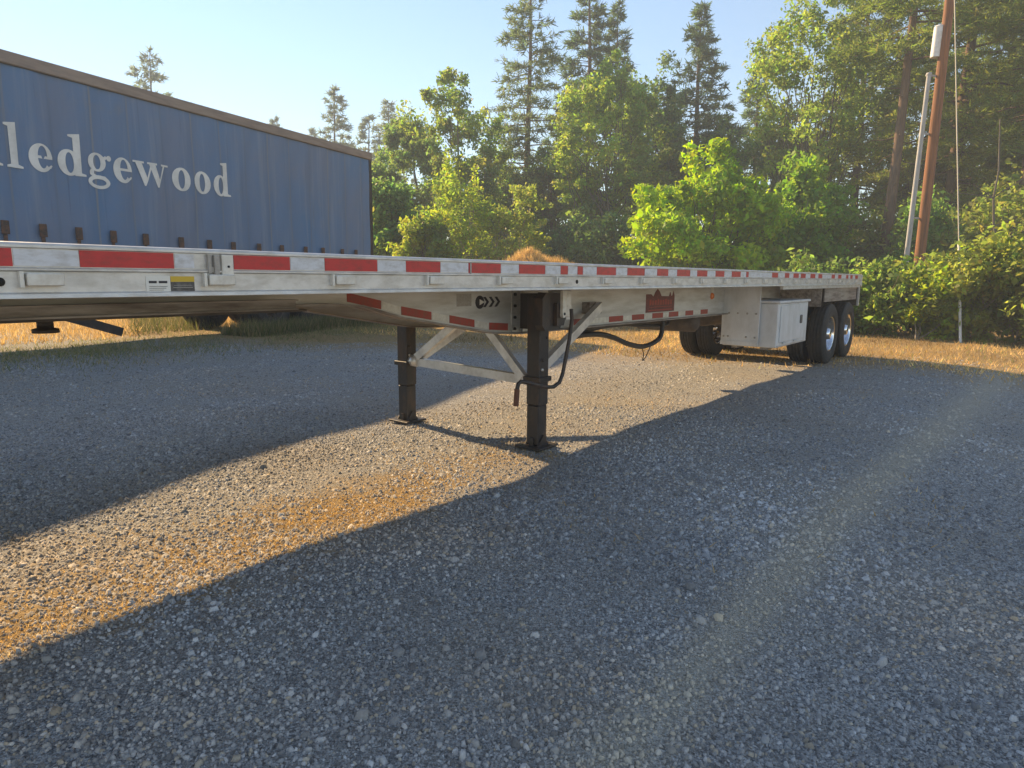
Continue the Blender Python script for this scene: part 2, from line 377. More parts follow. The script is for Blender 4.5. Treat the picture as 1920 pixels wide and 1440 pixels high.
# main beams
def beam_z(a):
    pts = [(A0, 1.222), (2.55, 1.222), (2.80, 1.205), (3.15, 1.115), (4.15, .950), (4.45, .930), (9.0, .918), (11.2, .95), (A1, .99)]
    for (p, q), (r_, s_) in zip(pts[:-1], pts[1:]):
        if a <= r_: return q+(s_-q)*(a-p)/(r_-p)
    return pts[-1][1]
sa = sorted(set([A0+.02, 2.55, 2.68, 2.8, 2.95, 3.15, 3.6, 4.15, 4.3, 4.45, 6, 9, 11.2, A1-.05]))
for side, yc in ((0, .79), (1, WID-.79)):
    b = fm(); zt = DZ-.140
    n = len(sa); P = []
    for a in sa:
        z0 = beam_z(a)
        for y in (yc-.006, yc+.006): P += [(a, y, z0+.012), (a, y, zt-.012)]
    Fs = []
    for i in range(n-1):
        k = i*4
        Fs += [(k, k+4, k+5, k+1), (k+2, k+3, k+7, k+6)]
    Fs += [(0, 1, 3, 2), (4*n-4, 4*n-2, 4*n-1, 4*n-3)]
    b.add(P, Fs); mb_ = b.build('main_beam', M['beam_alu'], flat)
    if side == 0: near_beam = mb_
    for nm, fz, th_, hw, mt in (('bottom_flange', lambda a: beam_z(a), .012, .075, M['flange']), ('top_flange', lambda a: zt-.012, .012, .065, M['beam_alu'])):
        b = fm(); P = []
        for a in sa:
            z = fz(a); P += [(a, yc-hw, z), (a, yc+hw, z), (a, yc+hw, z+th_), (a, yc-hw, z+th_)]
        Fs = [(0, 1, 2, 3), (4*n-1, 4*n-2, 4*n-3, 4*n-4)]
        for i in range(n-1):
            for j in range(4):
                Fs.append((i*4+j, i*4+4+j, i*4+4+(j+1) % 4, i*4+(j+1) % 4))
        b.add(P, Fs); b.build(nm, mt, mb_)
# web stiffener angle with bolts by the near leg
b = fm(); b.box(4.40, 4.54, .772, .782, .948, DZ-.155); b.box(4.505, 4.53, .735, .771, .948, DZ-.155); b.build('stiffener', M['alu'], near_beam)
for i in range(4):
    b = fm(); b.lathe([(0, -.016), (.013, -.016), (.013, 0)], (4.43, .771, .975+i*.095), 'y', 10); b.build('bolt', M['dark'], near_beam)
# red tape patches along the beam web
webred = [(2.72, 3.0), (3.18, 3.47), (3.66, 3.94), (4.12, 4.36), (5.36, 5.62), (6.02, 6.31), (6.51, 6.79), (6.99, 7.26), (7.42, 7.68), (7.89, 8.12), (8.36, 8.59)]
for p, q in webred:
    b = fm(); za, zb = beam_z(p)+.028, beam_z(q)+.028
    b.add([(p, .7815, za), (q, .7815, zb), (q, .7815, zb+.058), (p, .7815, za+.058)] + [(p, .7838, za), (q, .7838, zb), (q, .7838, zb+.058), (p, .7838, za+.058)],
          [(0, 1, 2, 3), (0, 4, 5, 1), (1, 5, 6, 2), (2, 6, 7, 3), (3, 7, 4, 0)])
    b.build('reflective_tape', M['red_dusty'], near_beam)
for (p, q), (r_, s_) in zip(webred[:-1], webred[1:]):
    if r_-q > .5: continue
    b = fm(); za, zb = beam_z(q)+.030, beam_z(r_)+.030
    b.add([(q+.01, .782, za), (r_-.01, .782, zb), (r_-.01, .782, zb+.052), (q+.01, .782, za+.052)] + [(q+.01, .7838, za), (r_-.01, .7838, zb), (r_-.01, .7838, zb+.052), (q+.01, .7838, za+.052)],
          [(0, 1, 2, 3), (0, 4, 5, 1), (1, 5, 6, 2), (2, 6, 7, 3), (3, 7, 4, 0)])
    b.build('reflective_tape', M['plate'], near_beam)
# chevron logo and stickers on the web
b = fm(); b.box(3.74, 3.905, .7812, .784, 1.178, 1.272); b.build('sticker', M['sticker_g'], near_beam)
b = fm(); b.lathe([(0, -.003), (.052, -.003), (.052, 0)], (4.005, .784, 1.205), 'y', 20)
for i, a in enumerate((4.075, 4.145, 4.215)):
    w = .030
    P = [(a-.03, 1.245), (a-.03+w, 1.245), (a+.022+w*.6, 1.205), (a-.03+w, 1.165), (a-.03, 1.165), (a+.022-w*.35, 1.205)]
    b.prism(P, 'y', .7808-.0004*i, .784)
b.build('chevron_logo', M['ink'], near_beam)
b = fm(); b.prism([(4.0, 1.228), (4.058, 1.205), (4.0, 1.182)], 'y', .7785, .7805); b.build('arrow_mark', M['sticker_w'], near_beam)
em = [(6.82, 1.02), (7.55, 1.02), (7.55, 1.20), (7.52, 1.255), (7.49, 1.20), (7.46, 1.20), (7.43, 1.245), (7.40, 1.195), (7.20, 1.20), (7.16, 1.245), (7.10, 1.285), (7.04, 1.245), (7.0, 1.195), (6.94, 1.225), (6.82, 1.225)]
b = fm(); b.prism(em, 'y', .7805, .784); embl = b.build('emblem', M['maroon'], near_beam)
b = fm(); b.box(6.88, 7.50, .7790, .7803, 1.035, 1.050); b.box(6.90, 7.48, .7788, .7803, 1.075, 1.082)
for i in range(9): b.box(6.90+i*.066, 6.945+i*.066, .7788, .7803, 1.10, 1.155+.01*(i % 3 == 0))
b.build('emblem_print', M['red_dusty'], embl)
b = fm(); b.lathe([(0, -.03), (.03, -.026), (.042, -.012), (.045, 0)], (8.70, .783, 1.175), 'y', 16); b.build('marker_lamp', M['amber'], near_beam)
b = fm(); b.box(8.66, 8.74, .776, .7835, 1.22, 1.29); b.build('lamp_plate', M['plate'], near_beam)

# tape on the near rail
red = [(-.62, -.33), (-.14, .15), (.34, .75), (.95, 1.28), (1.53, 1.80), (1.99, 2.31), (2.51, 2.77), (3.01, 3.31), (3.5, 3.79), (3.98, 4.07), (4.2, 4.27), (4.47, 4.76), (4.95, 5.25), (5.49, 5.71), (5.9, 6.19), (6.36, 6.61), (6.83, 7.07), (7.29, 7.56), (7.74, 7.82), (8.67, 8.91), (9.2, 9.39), (9.58, 9.83), (9.93, 10.17), (10.42, 10.68), (10.86, 11.08), (11.66, 11.87), (12.09, 12.31), (12.65, 12.81), (12.97, 13.14), (13.35, 13.57)]
gaps_skip = [(1.36, 1.53)]
def tape(p, q, mt, z0=1.424, z1=1.483):
    b = fm(); b.box(p, q, .0065, .0093, z0, z1); b.build('reflective_tape', mt, near_rail)
prev = A0+.02
for p, q in red:
    if p-prev > .03:
        tape(prev+.004, (1.36 if abs(p-1.53) < .01 else p-.004), M['white_tape'], 1.426, 1.481)
    tape(p, q, M['red']); prev = q
# stake pockets on the lower rail
b = MB(); b.box(-.055, .055, -.020, .013, -.022, .022, .004); spm = b.mesh('stake_pocket', M['plate'])
b = MB(); b.box(-.074, -.062, -.012, .013, -.026, .028); spb = b.mesh('pocket_gap', M['plate'])
k = 0; a = .835-.63*2
while a < A1-.1:
    if a > A0+.1:
        o = link('stake_pocket', spm, near_rail, (a-AO, .002-NO, 1.380)); link('pocket_strip', spb, o)
    a += .63; k += 1
for a in (4.20, 7.75, 9.15, 12.4, .71):
    b = fm(); b.lathe([(0, -.002), (.015, -.002), (.015, .003)], (a, .011, 1.372), 'y', 14); b.build('hole', M['dark'], near_rail)
# bracket plate and latch at the splice
b = fm(); b.box(1.472, 1.522, -.004, .0085, 1.388, 1.484, .003); br = b.build('bracket', M['plate'], near_rail)
b = fm(); b.lathe([(0, -.003), (.005, -.003), (.005, .001)], (1.50, -.004, 1.435), 'y', 10); b.build('bolt', M['dark'], br)
b = fm(); b.box(1.412, 1.424, -.008, .0085, 1.408, 1.482); b.box(1.437, 1.457, -.012, .0085, 1.402, 1.482, .003); b.box(1.425, 1.436, -.004, .0085, 1.415, 1.432); b.build('latch', M['sticker_g'], near_rail)
b = fm(); b.box(1.396, 1.405, .002, .0118, 1.352, 1.402); b.build('rail_strip', M['plate'], near_rail)
b = fm(); b.box(3.02, 3.03, .002, .0085, 1.41, 1.49); b.build('splice', M['sticker_g'], near_rail)
# stickers with small print
b = fm(); b.box(1.170, 1.262, .0095, .0118, 1.332, 1.394); st = b.build('sticker', M['sticker_w'], near_rail)
b = fm()
for x0, x1 in ((1.181, 1.210), (1.218, 1.250)): b.box(x0, x1, .0085, .0094, 1.367, 1.376)
for i, x1 in enumerate((1.25, 1.245, 1.235)): b.box(1.181, x1, .0085, .0094, 1.354-.007*i, 1.3555-.007*i)
b.build('small_print', M['ink'], st)
b = fm(); b.box(1.264, 1.358, .0098, .0118, 1.334, 1.372); st = b.build('sticker', M['sticker_k'], near_rail)
b = fm(); b.box(1.264, 1.358, .0096, .0118, 1.3725, 1.394); b.build('yellow_band', M['sticker_y'], st)
b = fm(); b.box(1.275, 1.346, .0088, .0097, 1.358, 1.3595); b.box(1.272, 1.35, .0088, .0097, 1.349, 1.351); b.build('small_print', M['sticker_g'], st)

# upper coupler and kingpin
b = fm(); b.box(A0+.05, 2.28, .58, WID-.58, 1.200, 1.212); b.build('coupler_plate', M['under'], flat)
for y0 in (.54, WID-.60):
    b = fm(); b.box(A0+.05, 2.20, y0, y0+.06, 1.2135, 1.222); b.box(A0+.05, 2.20, y0+.026, y0+.034, 1.222, 1.262); b.box(A0+.05, 2.20, y0, y0+.06, 1.262, 1.270); b.build('coupler_channel', M['flange'], flat)
b = fm(); b.lathe([(0, -.10), (.060, -.10), (.060, -.080), (.037, -.074), (.037, -.035), (.055, -.03), (.060, 0)], (1.22, 1.30, 1.20), 'z', 20); b.build('kingpin', M['black_steel'], flat)

# landing gear
lg = 4.42
for side, yc in ((0, .517), (1, 2.073)):
    b = fm(); b.box(lg-.064, lg+.064, yc-.068, yc+.064, .36, 1.255, .012); leg = b.build('leg', M['black_steel'], flat)
    b = fm(); b.box(lg-.060, lg+.060, yc-.060, yc+.060, .030, .365, .010); b.build('inner_leg', M['black_steel'], leg)
    b = fm(); b.box(lg-.13, lg+.13, yc-.13, yc+.13, .008, .028, .004); b.box(lg-.075, lg+.075, yc-.02, yc+.02, .028, .09); b.prism([(lg-.07, .028), (lg+.07, .028), (lg, .115)], 'y', yc-.075, yc-.063); b.prism([(lg-.07, .028), (lg+.07, .028), (lg, .115)], 'y', yc+.063, yc+.075); b.build('foot', M['black_steel'], leg)
    b = fm(); b.box(lg-.085, lg+.085, yc-.085, yc+.085, .56, .60, .004); b.build('collar', M['black_steel'], leg)
    for zz in (.66, .74, .92):
        b = fm(); b.lathe([(0, -.012), (.012, -.012), (.014, 0)], (lg-.03 if zz < .9 else lg+.03, yc-.068, zz), 'y', 6); b.build('bolt', M['alu_clean'] if zz < .7 else M['black_steel'], leg)
    s = 1 if side == 0 else -1
    b = fm(); b.box(lg+.02, lg+.20, yc+.069, yc+.20, .98, 1.27) if s > 0 else b.box(lg+.02, lg+.20, yc-.20, yc-.069, .98, 1.27); b.build('leg_bracket', M['black_steel'], leg)
    if side == 0:
        b = fm(); pr = [(lg-.15, 1.03), (lg-.11, .985), (lg+.09, .985), (lg+.14, 1.05), (lg+.15, 1.20), (lg+.11, 1.275), (lg-.10, 1.285), (lg-.15, 1.24)]
        b.prism(pr, 'y', yc-.150, yc-.070); b.prism([(lg+.0, 1.02), (lg+.10, 1.02), (lg+.13, 1.10), (lg+.11, 1.2), (lg+.0, 1.2)], 'y', yc-.185, yc-.151); gb = b.build('gearbox', M['black_steel'], leg)
        b = fm(); b.prism([(lg+.035, 1.30), (lg+.095, 1.30), (lg+.085, 1.10), (lg+.070, 1.085), (lg+.045, 1.085), (lg+.035, 1.10)], 'y', yc-.215, yc-.190); b.build('crank_holder', M['plate'], gb)
        b = fm(); b.lathe([(0, -.003), (.012, -.003), (.012, 0)], (lg+.062, yc-.216, 1.115), 'y', 12); b.build('bolt', M['dark'], gb)
        b = fm(); b.box(lg+.20, lg+.33, yc-.10, yc+.05, 1.075, 1.30, .008); b.box(lg+.335, lg+.41, yc-.05, yc+.06, 1.05, 1.22); b.build('hanger_plate', M['alu'], leg)
# cross shaft brace and diagonals (light aluminium tubes)
b = fm(); b.beam((lg+.01, 2.0, .600), (lg+.01, .59, .555), .055, .075); b.build('cross_brace', M['alu_clean'], flat)
b = fm(); b.lathe([(0, -.05), (.055, -.05), (.055, .05), (0, .05)], (lg, 1.975, .605), 'y', 12); b.build('brace_clamp', M['alu_clean'], flat)
b = fm(); b.beam((lg+.0, 1.93, .640), (lg+.02, 1.42, 1.0), .05, .07); b.build('diagonal_brace', M['alu_clean'], flat)
b = fm(); b.beam((lg+.0, .66, .575), (lg+.02, 1.07, .96), .05, .07); b.build('diagonal_brace', M['alu_clean'], flat)
b = fm(); b.beam((lg+.06, .58, .60), (5.62, .66, 1.13), .055, .080); b.build('rear_brace', M['alu_clean'], flat)
b = fm(); b.beam((lg+.06, 2.01, .60), (5.62, 1.93, 1.13), .055, .080); b.build('rear_brace', M['alu_clean'], flat)
b = fm(); b.box(5.50, 5.72, .695, .786, 1.06, 1.17); b.build('brace_bracket', M['flange'], flat)
b = fm(); b.box(5.50, 5.72, WID-.786, WID-.695, 1.06, 1.17); b.build('brace_bracket', M['flange'], flat)
# crank handle
ck = [(4.62, .330, 1.15), (4.625, .325, 1.06), (4.60, .33, .90), (4.56, .34, .72), (4.535, .345, .62), (4.50, .35, .555), (4.43, .36, .525), (4.33, .36, .535), (4.20, .36, .568), (4.08, .37, .603), (4.02, .38, .615), (3.995, .385, .60), (3.985, .39, .56), (3.975, .39, .43)]
b = fm(); b.tube(ck[:-1], .016, 8); ch = b.build('crank_handle', M['black_steel'], flat)
b = fm(); b.tube(ck[-2:], .021, 8); b.build('grip', simple('rusty_grip', (.12, .045, .025), .7), ch)

# air lines and suspension parts below the beam
def smooth_path(pts, n=6):
    pts = [np.array(p, float) for p in pts]; out = []
    for i in range(len(pts)-1):
        p0, p1, p2, p3 = pts[max(i-1, 0)], pts[i], pts[i+1], pts[min(i+2, len(pts)-1)]
        for k in range(n):
            t = k/n; out.append(.5*((2*p1)+(-p0+p2)*t+(2*p0-5*p1+4*p2-p3)*t*t+(-p0+3*p1-3*p2+p3)*t**3))
    out.append(pts[-1]); return out
b = fm(); b.tube(smooth_path([(5.75, 1.0, .815), (5.95, 1.0, .82), (6.25, 1.0, .80), (6.55, 1.0, .74), (6.85, 1.0, .655), (7.2, 1.0, .60), (7.52, 1.0, .63), (7.68, 1.0, .70), (7.72, 1.0, .86), (7.72, 1.0, .93)]), .030, 8); b.build('air_hose', M['hose'], flat)
b = fm(); b.tube(smooth_path([(5.75, 1.06, .82), (6.2, 1.06, .86), (6.7, 1.06, .885), (7.3, 1.06, .84), (7.9, 1.05, .82), (8.0, 1.05, .90), (8.0, 1.05, .95)]), .022, 8); b.build('air_hose', M['hose'], flat)
b = fm(); b.tube(smooth_path([(7.2, 1.0, .58), (7.24, 1.0, .50), (7.22, 1.0, .43), (7.30, 1.0, .47), (7.36, 1.0, .53), (7.42, 1.0, .60)]), .006, 5); b.build('hanging_wire', M['hose'], flat)
b = fm(); b.box(5.7, 7.3, .95, 1.15, .872, .915); b.build('hose_tray', M['under'], flat)
b = fm(); b.lathe([(0, -.45), (.08, -.45), (.125, -.40), (.13, 0), (.125, .40), (.08, .45), (0, .45)], (8.45, 1.30, .83), 'y', 20); b.build('air_tank', M['under'], flat)
b = fm(); b.lathe([(0, -.45), (.08, -.45), (.125, -.40), (.13, 0), (.125, .40), (.08, .45), (0, .45)], (10.9, 1.30, .80), 'y', 20); b.build('air_tank', M['under'], flat)

# tool box and shield
b = fm(); b.box(9.20, 10.62, .06, .80, .49, 1.085, .012); tb = b.build('tool_box', M['box'], flat)
b = fm(); b.box(9.18, 10.64, .030, .82, 1.086, 1.118, .006); b.build('lid', M['box'], tb)
b = fm(); b.box(9.30, 10.52, .046, .0585, .56, 1.055, .004); dr = b.build('box_door', M['box'], tb)
b = fm(); b.box(10.19, 10.27, .030, .0455, .78, .90, .006); b.build('latch', M['sticker_k'], dr)
for hx in (9.42, 9.95):
    b = fm(); b.tube([(hx, .044, .548), (hx+.14, .044, .548)], .008, 8); b.build('hinge', M['alu_clean'], dr)
b = fm(); b.box(9.22, 10.6, .052, .0595, .505, .52); b.build('bottom_trim', M['alu'], tb)
b = fm(); b.box(9.150, 9.172, .285, .80, .505, 1.305, .003); sh = b.build('shield_panel', M['box'], flat)
b = fm(); b.box(9.135, 9.149, .285, .80, .505, .56); b.build('panel_lip', M['box'], sh)
for zz, ns in ((.94, (.33, .45, .58, .70)), (.62, (.33, .45, .70, .76))):
    for nn in ns:
        b = fm(); b.lathe([(0, -.004), (.014, -.004), (.014, 0)], (9.1495, nn, zz), 'x', 10); b.build('rivet', M['sticker_g'], sh)
b = fm(); b.box(9.25, 10.5, .2, .28, .455, .488); b.box(9.25, 10.5, .6, .68, .455, .488); b.build('box_support', M['flange'], flat)
b = fm(); b.box(9.3, 9.38, .75, .90, 1.0, 1.32); b.box(10.4, 10.48, .75, .90, 1.0, 1.32); b.build('box_bracket', M['under'], flat)
b = fm(); b.lathe([(0, -.55), (.28, -.55), (.31, -.50), (.31, .50), (.28, .55), (0, .55)], (10.3, 1.35, 1.0), 'x', 18); b.build('spare_tank', M['under'], flat)

# tandem: axles, hangers, wheels
AX = (12.10, 13.34)
for ax in AX:
    b = fm(); b.tube([(ax, .30, .50), (ax, WID-.30, .50)], .065, 14); b.build('axle', M['under'], flat)
    for yc in (.79, WID-.79):
        b = fm(); b.box(ax-.55, ax-.42, yc-.06, yc+.06, .62, beam_z(ax-.5)); b.box(ax-.50, ax+.42, yc-.05, yc+.05, .57, .63, .01); b.lathe([(0, 0), (.13, .0), (.145, .06), (.13, .14), (.145, .22), (.12, .30), (0, .30)], (ax+.30, yc, .63), 'z', 16); b.build('suspension', M['under'], flat)
TR, TWd = .505, .275
hw = TWd/2
tp = [(.285, -hw+.03), (.32, -hw+.004), (.40, -hw-.004), (.465, -hw+.010), (.495, -hw+.030), (TR, -hw+.045)]
for g in (-.075, -.025, .025, .075): tp += [(TR, g-.008), (TR-.014, g-.006), (TR-.014, g+.006), (TR, g+.008)]
tp += [(TR, hw-.045), (.495, hw-.030), (.465, hw-.010), (.40, hw+.004), (.32, hw-.004), (.285, hw-.03)]
b = MB(); b.lathe(tp, (0, 0, 0), 'y', 40); tyre_me = b.mesh('tyre', M['rubber'])
for p_ in tyre_me.polygons: p_.use_smooth = False
b = MB(); b.lathe([(.292, -hw+.028), (.285, -hw+.020), (.272, -hw+.030), (.262, -hw+.060), (.255, -.02), (.235, .01), (.19, .018), (.165, .0), (.14, -.012), (.13, -.045), (.09, -.09), (.085, -.115), (.05, -.122), (0, -.122)], (0, 0, 0), 'y', 36)
b.lathe([(.292, hw-.028), (.262, hw-.06), (.255, .02), (.235, .014)], (0, 0, 0), 'y', 36); rim_me = b.mesh('rim', M['rim']); rim_dark_me = b.mesh('rim', M['under'])
b = MB()
for k in range(10):
    w = 2*math.pi*k/10; b.lathe([(0, -.004), (.024, -.004), (.024, 0)], (.208*math.cos(w), .012, .208*math.sin(w)), 'y', 8)
hole_me = b.mesh('hand_holes', M['dark'])
b = MB()
for k in range(10):
    w = 2*math.pi*(k+.5)/10; b.lathe([(0, -.030), (.011, -.030), (.013, 0)], (.155*math.cos(w), -.004, .155*math.sin(w)), 'y', 6)
nut_me = b.mesh('lug_nuts', M['rim'])
def wheel(parent, x, y, z, flip, full=True, rad=0.0, rme=None):
    w = empty('wheel', (x, y, z), math.pi if flip else 0, parent)
    link('tyre', tyre_me, w, rot=(0, rad, 0)); link('rim', rme or rim_me, w)
    if full: link('hand_holes', hole_me, w); rme or link('lug_nuts', nut_me, w)
for ax in AX:
    for nn, fl, fu in ((.175, 0, 1), (.505, 1, 0), (WID-.505, 0, 0), (WID-.175, 1, 1)):
        wheel(flat, ax-AO, nn-NO, .508, fl, fu, ax)
# rear frame, light bar, fender panels
b = fm(); b.box(A1+.002, A1+.07, .0, WID, 1.28, DZ-.006, .006); b.build('rear_sill', M['alu'], flat)
b = fm(); b.box(A1-.02, A1+.045, .02, .10, .93, 1.279, .005); b.build('rear_post', M['alu_clean'], flat)
b = fm(); b.box(A1-.02, A1+.045, WID-.10, WID-.02, .93, 1.279, .005); b.build('rear_post', M['alu_clean'], flat)
b = fm(); b.box(A1-.045, A1-.025, .05, .75, .93, 1.27); b.build('lamp_panel', M['under'], flat)
b = fm(); b.box(11.55, 13.82, .060, .075, 1.05, 1.305); b.build('fender_panel', M['flange'], flat)
b = fm(); b.box(11.35, 11.37, .06, .70, .98, 1.31); b.build('mud_shield', M['flange'], flat)
# sliding winch track below the rail at the rear
b = fm(); b.box(9.2, A1-.01, .016, .058, RB-.045, RB-.002); b.build('winch_track', M['alu'], flat)

# ------------------------------------------------------------------ blue curtain trailer
BZ = .15
blue = empty('curtain_trailer', (P1[0], P1[1], .05), math.pi/2-BLUE_PHI); blue.scale = (1.0833,)*3
tag(blue, 'faded blue curtain sided trailer with cream lettering, parked beyond the flatbed', 'trailer')
OB = (0, 0, BZ)
def bm_(): return MB(OB)
BL, BW, BT = 13.6, 2.55, 4.64
CB, CT = 1.62, 4.44                      # curtain bottom and top
rng = np.random.default_rng(5)
def curtain(v0, flip):
    us = np.arange(-BL+.12, -.13, .05); us = np.append(us, -.12); zs = np.linspace(CB, CT, 22)
    U, Z = np.meshgrid(us, zs, indexing='ij')
    ph = U*2*math.pi/.655
    bulge = np.sin((Z-CB)/(CT-CB)*math.pi)
    Vv = .012*np.cos(ph)*(.5+.5*bulge) + .020*bulge*np.sin(U*.9+.6) + .006*np.sin(U*7.3+Z*1.9) + .004*np.sin(U*13.1-Z*4.0)
    V = np.stack([U, v0-(1 if not flip else -1)*(.01+Vv), Z-BZ], -1).reshape(-1, 3)
    n, m = U.shape; ix = np.arange(n*m).reshape(n, m)
    Fq = np.stack([ix[:-1, :-1], ix[1:, :-1], ix[1:, 1:], ix[:-1, 1:]], -1).reshape(-1, 4)
    return link('curtain', np_mesh('curtain', V, Fq, M['curtain'], smooth=True), blue)
cur = curtain(0, False); curtain(BW, True)
def curtain_v(u, z):
    bulge = math.sin((z-CB)/(CT-CB)*math.pi)
    return -(.01+.012*math.cos(u*2*math.pi/.655)*(.5+.5*bulge)+.020*bulge*math.sin(u*.9+.6)+.006*math.sin(u*7.3+z*1.9)+.004*math.sin(u*13.1-z*4.0))
# faint welded seams
for i in range(20):
    u = -.45-i*.655
    if u < -BL+.3: break
    P = []; Fs = []; zz = np.linspace(CB+.02, CT-.03, 16)
    for z in zz: P += [(u-.018, curtain_v(u-.018, z)-.003, z), (u+.018, curtain_v(u+.018, z)-.003, z)]
    for k in range(15): Fs.append((2*k, 2*k+1, 2*k+3, 2*k+2))
    b = bm_(); b.add(P, Fs); b.build('seam', simple('seam_%d' % i, (.13+.03*(i % 3), .18+.02*(i % 3), .27), .65), cur)
for v0, v1 in ((-.045, .10), (BW-.10, BW+.045)):
    b = bm_(); b.box(-BL, 0, v0, v1, CT-.01, BT-.03, .012); b.build('cant_rail', M['cant'], blue)
b = bm_(); b.box(-BL+.02, -.02, .10, BW-.10, BT-.06, BT-.022); b.build('roof', M['cant'], blue)
b = bm_(); b.box(-BL, -.001, -.035, -.012, CT-.022, CT-.012); b.build('drip_edge', M['under'], blue)
for u0 in (-.13, -BL+.01):
    for v0 in (-.03, BW-.10):
        b = bm_(); b.box(u0, u0+.12, v0, v0+.13, 1.28, CT-.012, .01); b.build('corner_post', M['black_steel'], blue)
b = bm_(); b.box(-.008, .03, .10, BW-.10, 1.40, BT-.06); b.build('rear_door', M['cant'], blue)
b = bm_(); b.box(-BL-.03, -BL+.008, .10, BW-.10, 1.40, BT-.06); b.build('front_bulkhead', M['cant'], blue)
b = bm_(); b.box(-BL, 0, -.02, .02, 1.36, 1.56, .006); b.build('side_rail', M['under'], blue)
b = bm_(); b.box(-BL, 0, BW-.02, BW+.02, 1.36, 1.56, .006); b.build('side_rail', M['under'], blue)
b = bm_(); b.box(-BL+.01, -.01, .02, BW-.02, 1.36, 1.41); b.build('deck', M['under'], blue)
for v in (.72, 1.73):
    b = bm_(); b.box(-BL+.5, -.1, v, v+.10, 1.00, 1.358); b.build('chassis_beam', M['under'], blue)
# buckles and straps
for j, u in enumerate([-.82, -1.37, -2.10, -2.71, -3.48, -4.16, -4.86, -5.46, -6.11, -6.85, -7.46, -8.05, -8.61, -9.15, -9.75, -10.4, -11.0, -11.7, -12.3, -12.9]):
    zt = 2.06+(.10*(-u-5)/4 if u < -5 else 0) if u > -9.5 else 2.16
    b = bm_(); b.box(u-.028, u+.028, -.052, -.044, 1.50, zt-.12); sp_ = b.build('strap', M['strap'], blue)
    b = bm_(); b.box(u-.055, u+.055, -.075, -.053, zt-.20, zt, .006); b.build('buckle', M['strap'], sp_)
# undercarriage
for ax in (-1.05, -2.36, -3.67):
    for v, fl in ((.165, 0), (.50, 1), (BW-.50, 0), (BW-.165, 1)):
        wheel(blue, ax, v, .508, fl, v in (.165, BW-.165), ax, rim_dark_me)
    b = bm_(); b.tube([(ax, .3, .66), (ax, BW-.3, .66)], .065, 10); b.build('axle', M['under'], blue)
b = bm_(); b.box(-.12, -.02, .1, BW-.1, .58, .70, .01); b.box(-.10, -.04, .7, .8, .70, 1.1); b.box(-.10, -.04, 1.75, 1.85, .70, 1.1); b.build('underride_bar', M['under'], blue)
for v in (.55, 1.90):
    b = bm_(); b.box(-10.55, -10.42, v, v+.13, .20, 1.36, .01); b.box(-10.62, -10.35, v-.07, v+.20, .155, .20); b.build('leg', M['black_steel'], blue)
b = bm_(); b.beam((-8.55, .22, .80), (-7.25, .22, .36), .05, .15); b.beam((-9.3, .22, .84), (-8.5, .22, .80), .05, .16); b.build('side_guard', M['black_steel'], blue)
# lettering
XH, BASE = .41, 2.955
lt_n = [0]
class LT:
    def __init__(s, u0): s.u0 = u0; s.b = bm_(); s.k = 0
    def pt(s, x, y):
        u, z = s.u0+x*XH, BASE+y*XH
        return (u, curtain_v(u, z)-.011-.0006*s.k, z)
    def poly(s, pts):
        s.k += 1; P = [s.pt(*p) for p in pts]; s.b.add(P, [tuple(range(len(P)))])
    def ring(s, c, ro, ci, ri, a0=0, a1=360, n=40):
        s.k += 1; P = []
        for i in range(n+1):
            w = R(a0+(a1-a0)*i/n); P += [s.pt(c[0]+ro[0]*math.cos(w), c[1]+ro[1]*math.sin(w)), s.pt(ci[0]+ri[0]*math.cos(w), ci[1]+ri[1]*math.sin(w))]
        s.b.add(P, [(2*i, 2*i+2, 2*i+3, 2*i+1) for i in range(n)])
    def done(s): s.b.build('letter', M['letter'], blue)
def L_l(u):
    t = LT(u); t.poly([(.15, 0), (.42, 0), (.42, 1.62), (.15, 1.50)]); t.poly([(0, 0), (.58, 0), (.58, .07), (.44, .12), (.14, .12), (0, .07)]); t.poly([(0, 1.55), (.42, 1.62), (.42, 1.50), (.15, 1.44), (0, 1.48)]); t.done()
def L_e(u):
    t = LT(u); t.ring((.42, .49), (.42, .52), (.47, .52), (.17, .41), 0, 318); t.poly([(.20, .47), (.83, .47), (.84, .57), (.20, .57)])
    t.poly([(.60, .10), (.76, .14), (.82, .24), (.77, .27), (.66, .18)]); t.done()
def L_d(u):
    t = LT(u); t.ring((.42, .48), (.42, .50), (.45, .48), (.15, .39)); t.poly([(.62, 0), (.89, .02), (.89, 1.62), (.62, 1.50)]); t.poly([(.46, 1.55), (.89, 1.62), (.89, 1.50), (.62, 1.44), (.46, 1.48)])
    t.poly([(.62, 0), (1.06, .02), (1.06, .09), (.89, .13), (.62, .13)]); t.done()
def L_g(u):
    t = LT(u); t.ring((.42, .66), (.37, .37), (.42, .66), (.15, .28)); t.poly([(.66, .86), (.78, .95), (.88, .90), (.80, .80), (.72, .78)]); t.ring((.93, .87), (.10, .11), (.93, .87), (.001, .001))
    t.poly([(.16, .38), (.28, .33), (.26, .20), (.36, .14), (.22, .06), (.09, .16), (.09, .28)]); t.ring((.46, -.12), (.46, .27), (.46, -.13), (.30, .13)); t.poly([(.22, .04), (.30, .15), (.72, .13), (.85, .02), (.60, .06)]); t.done()
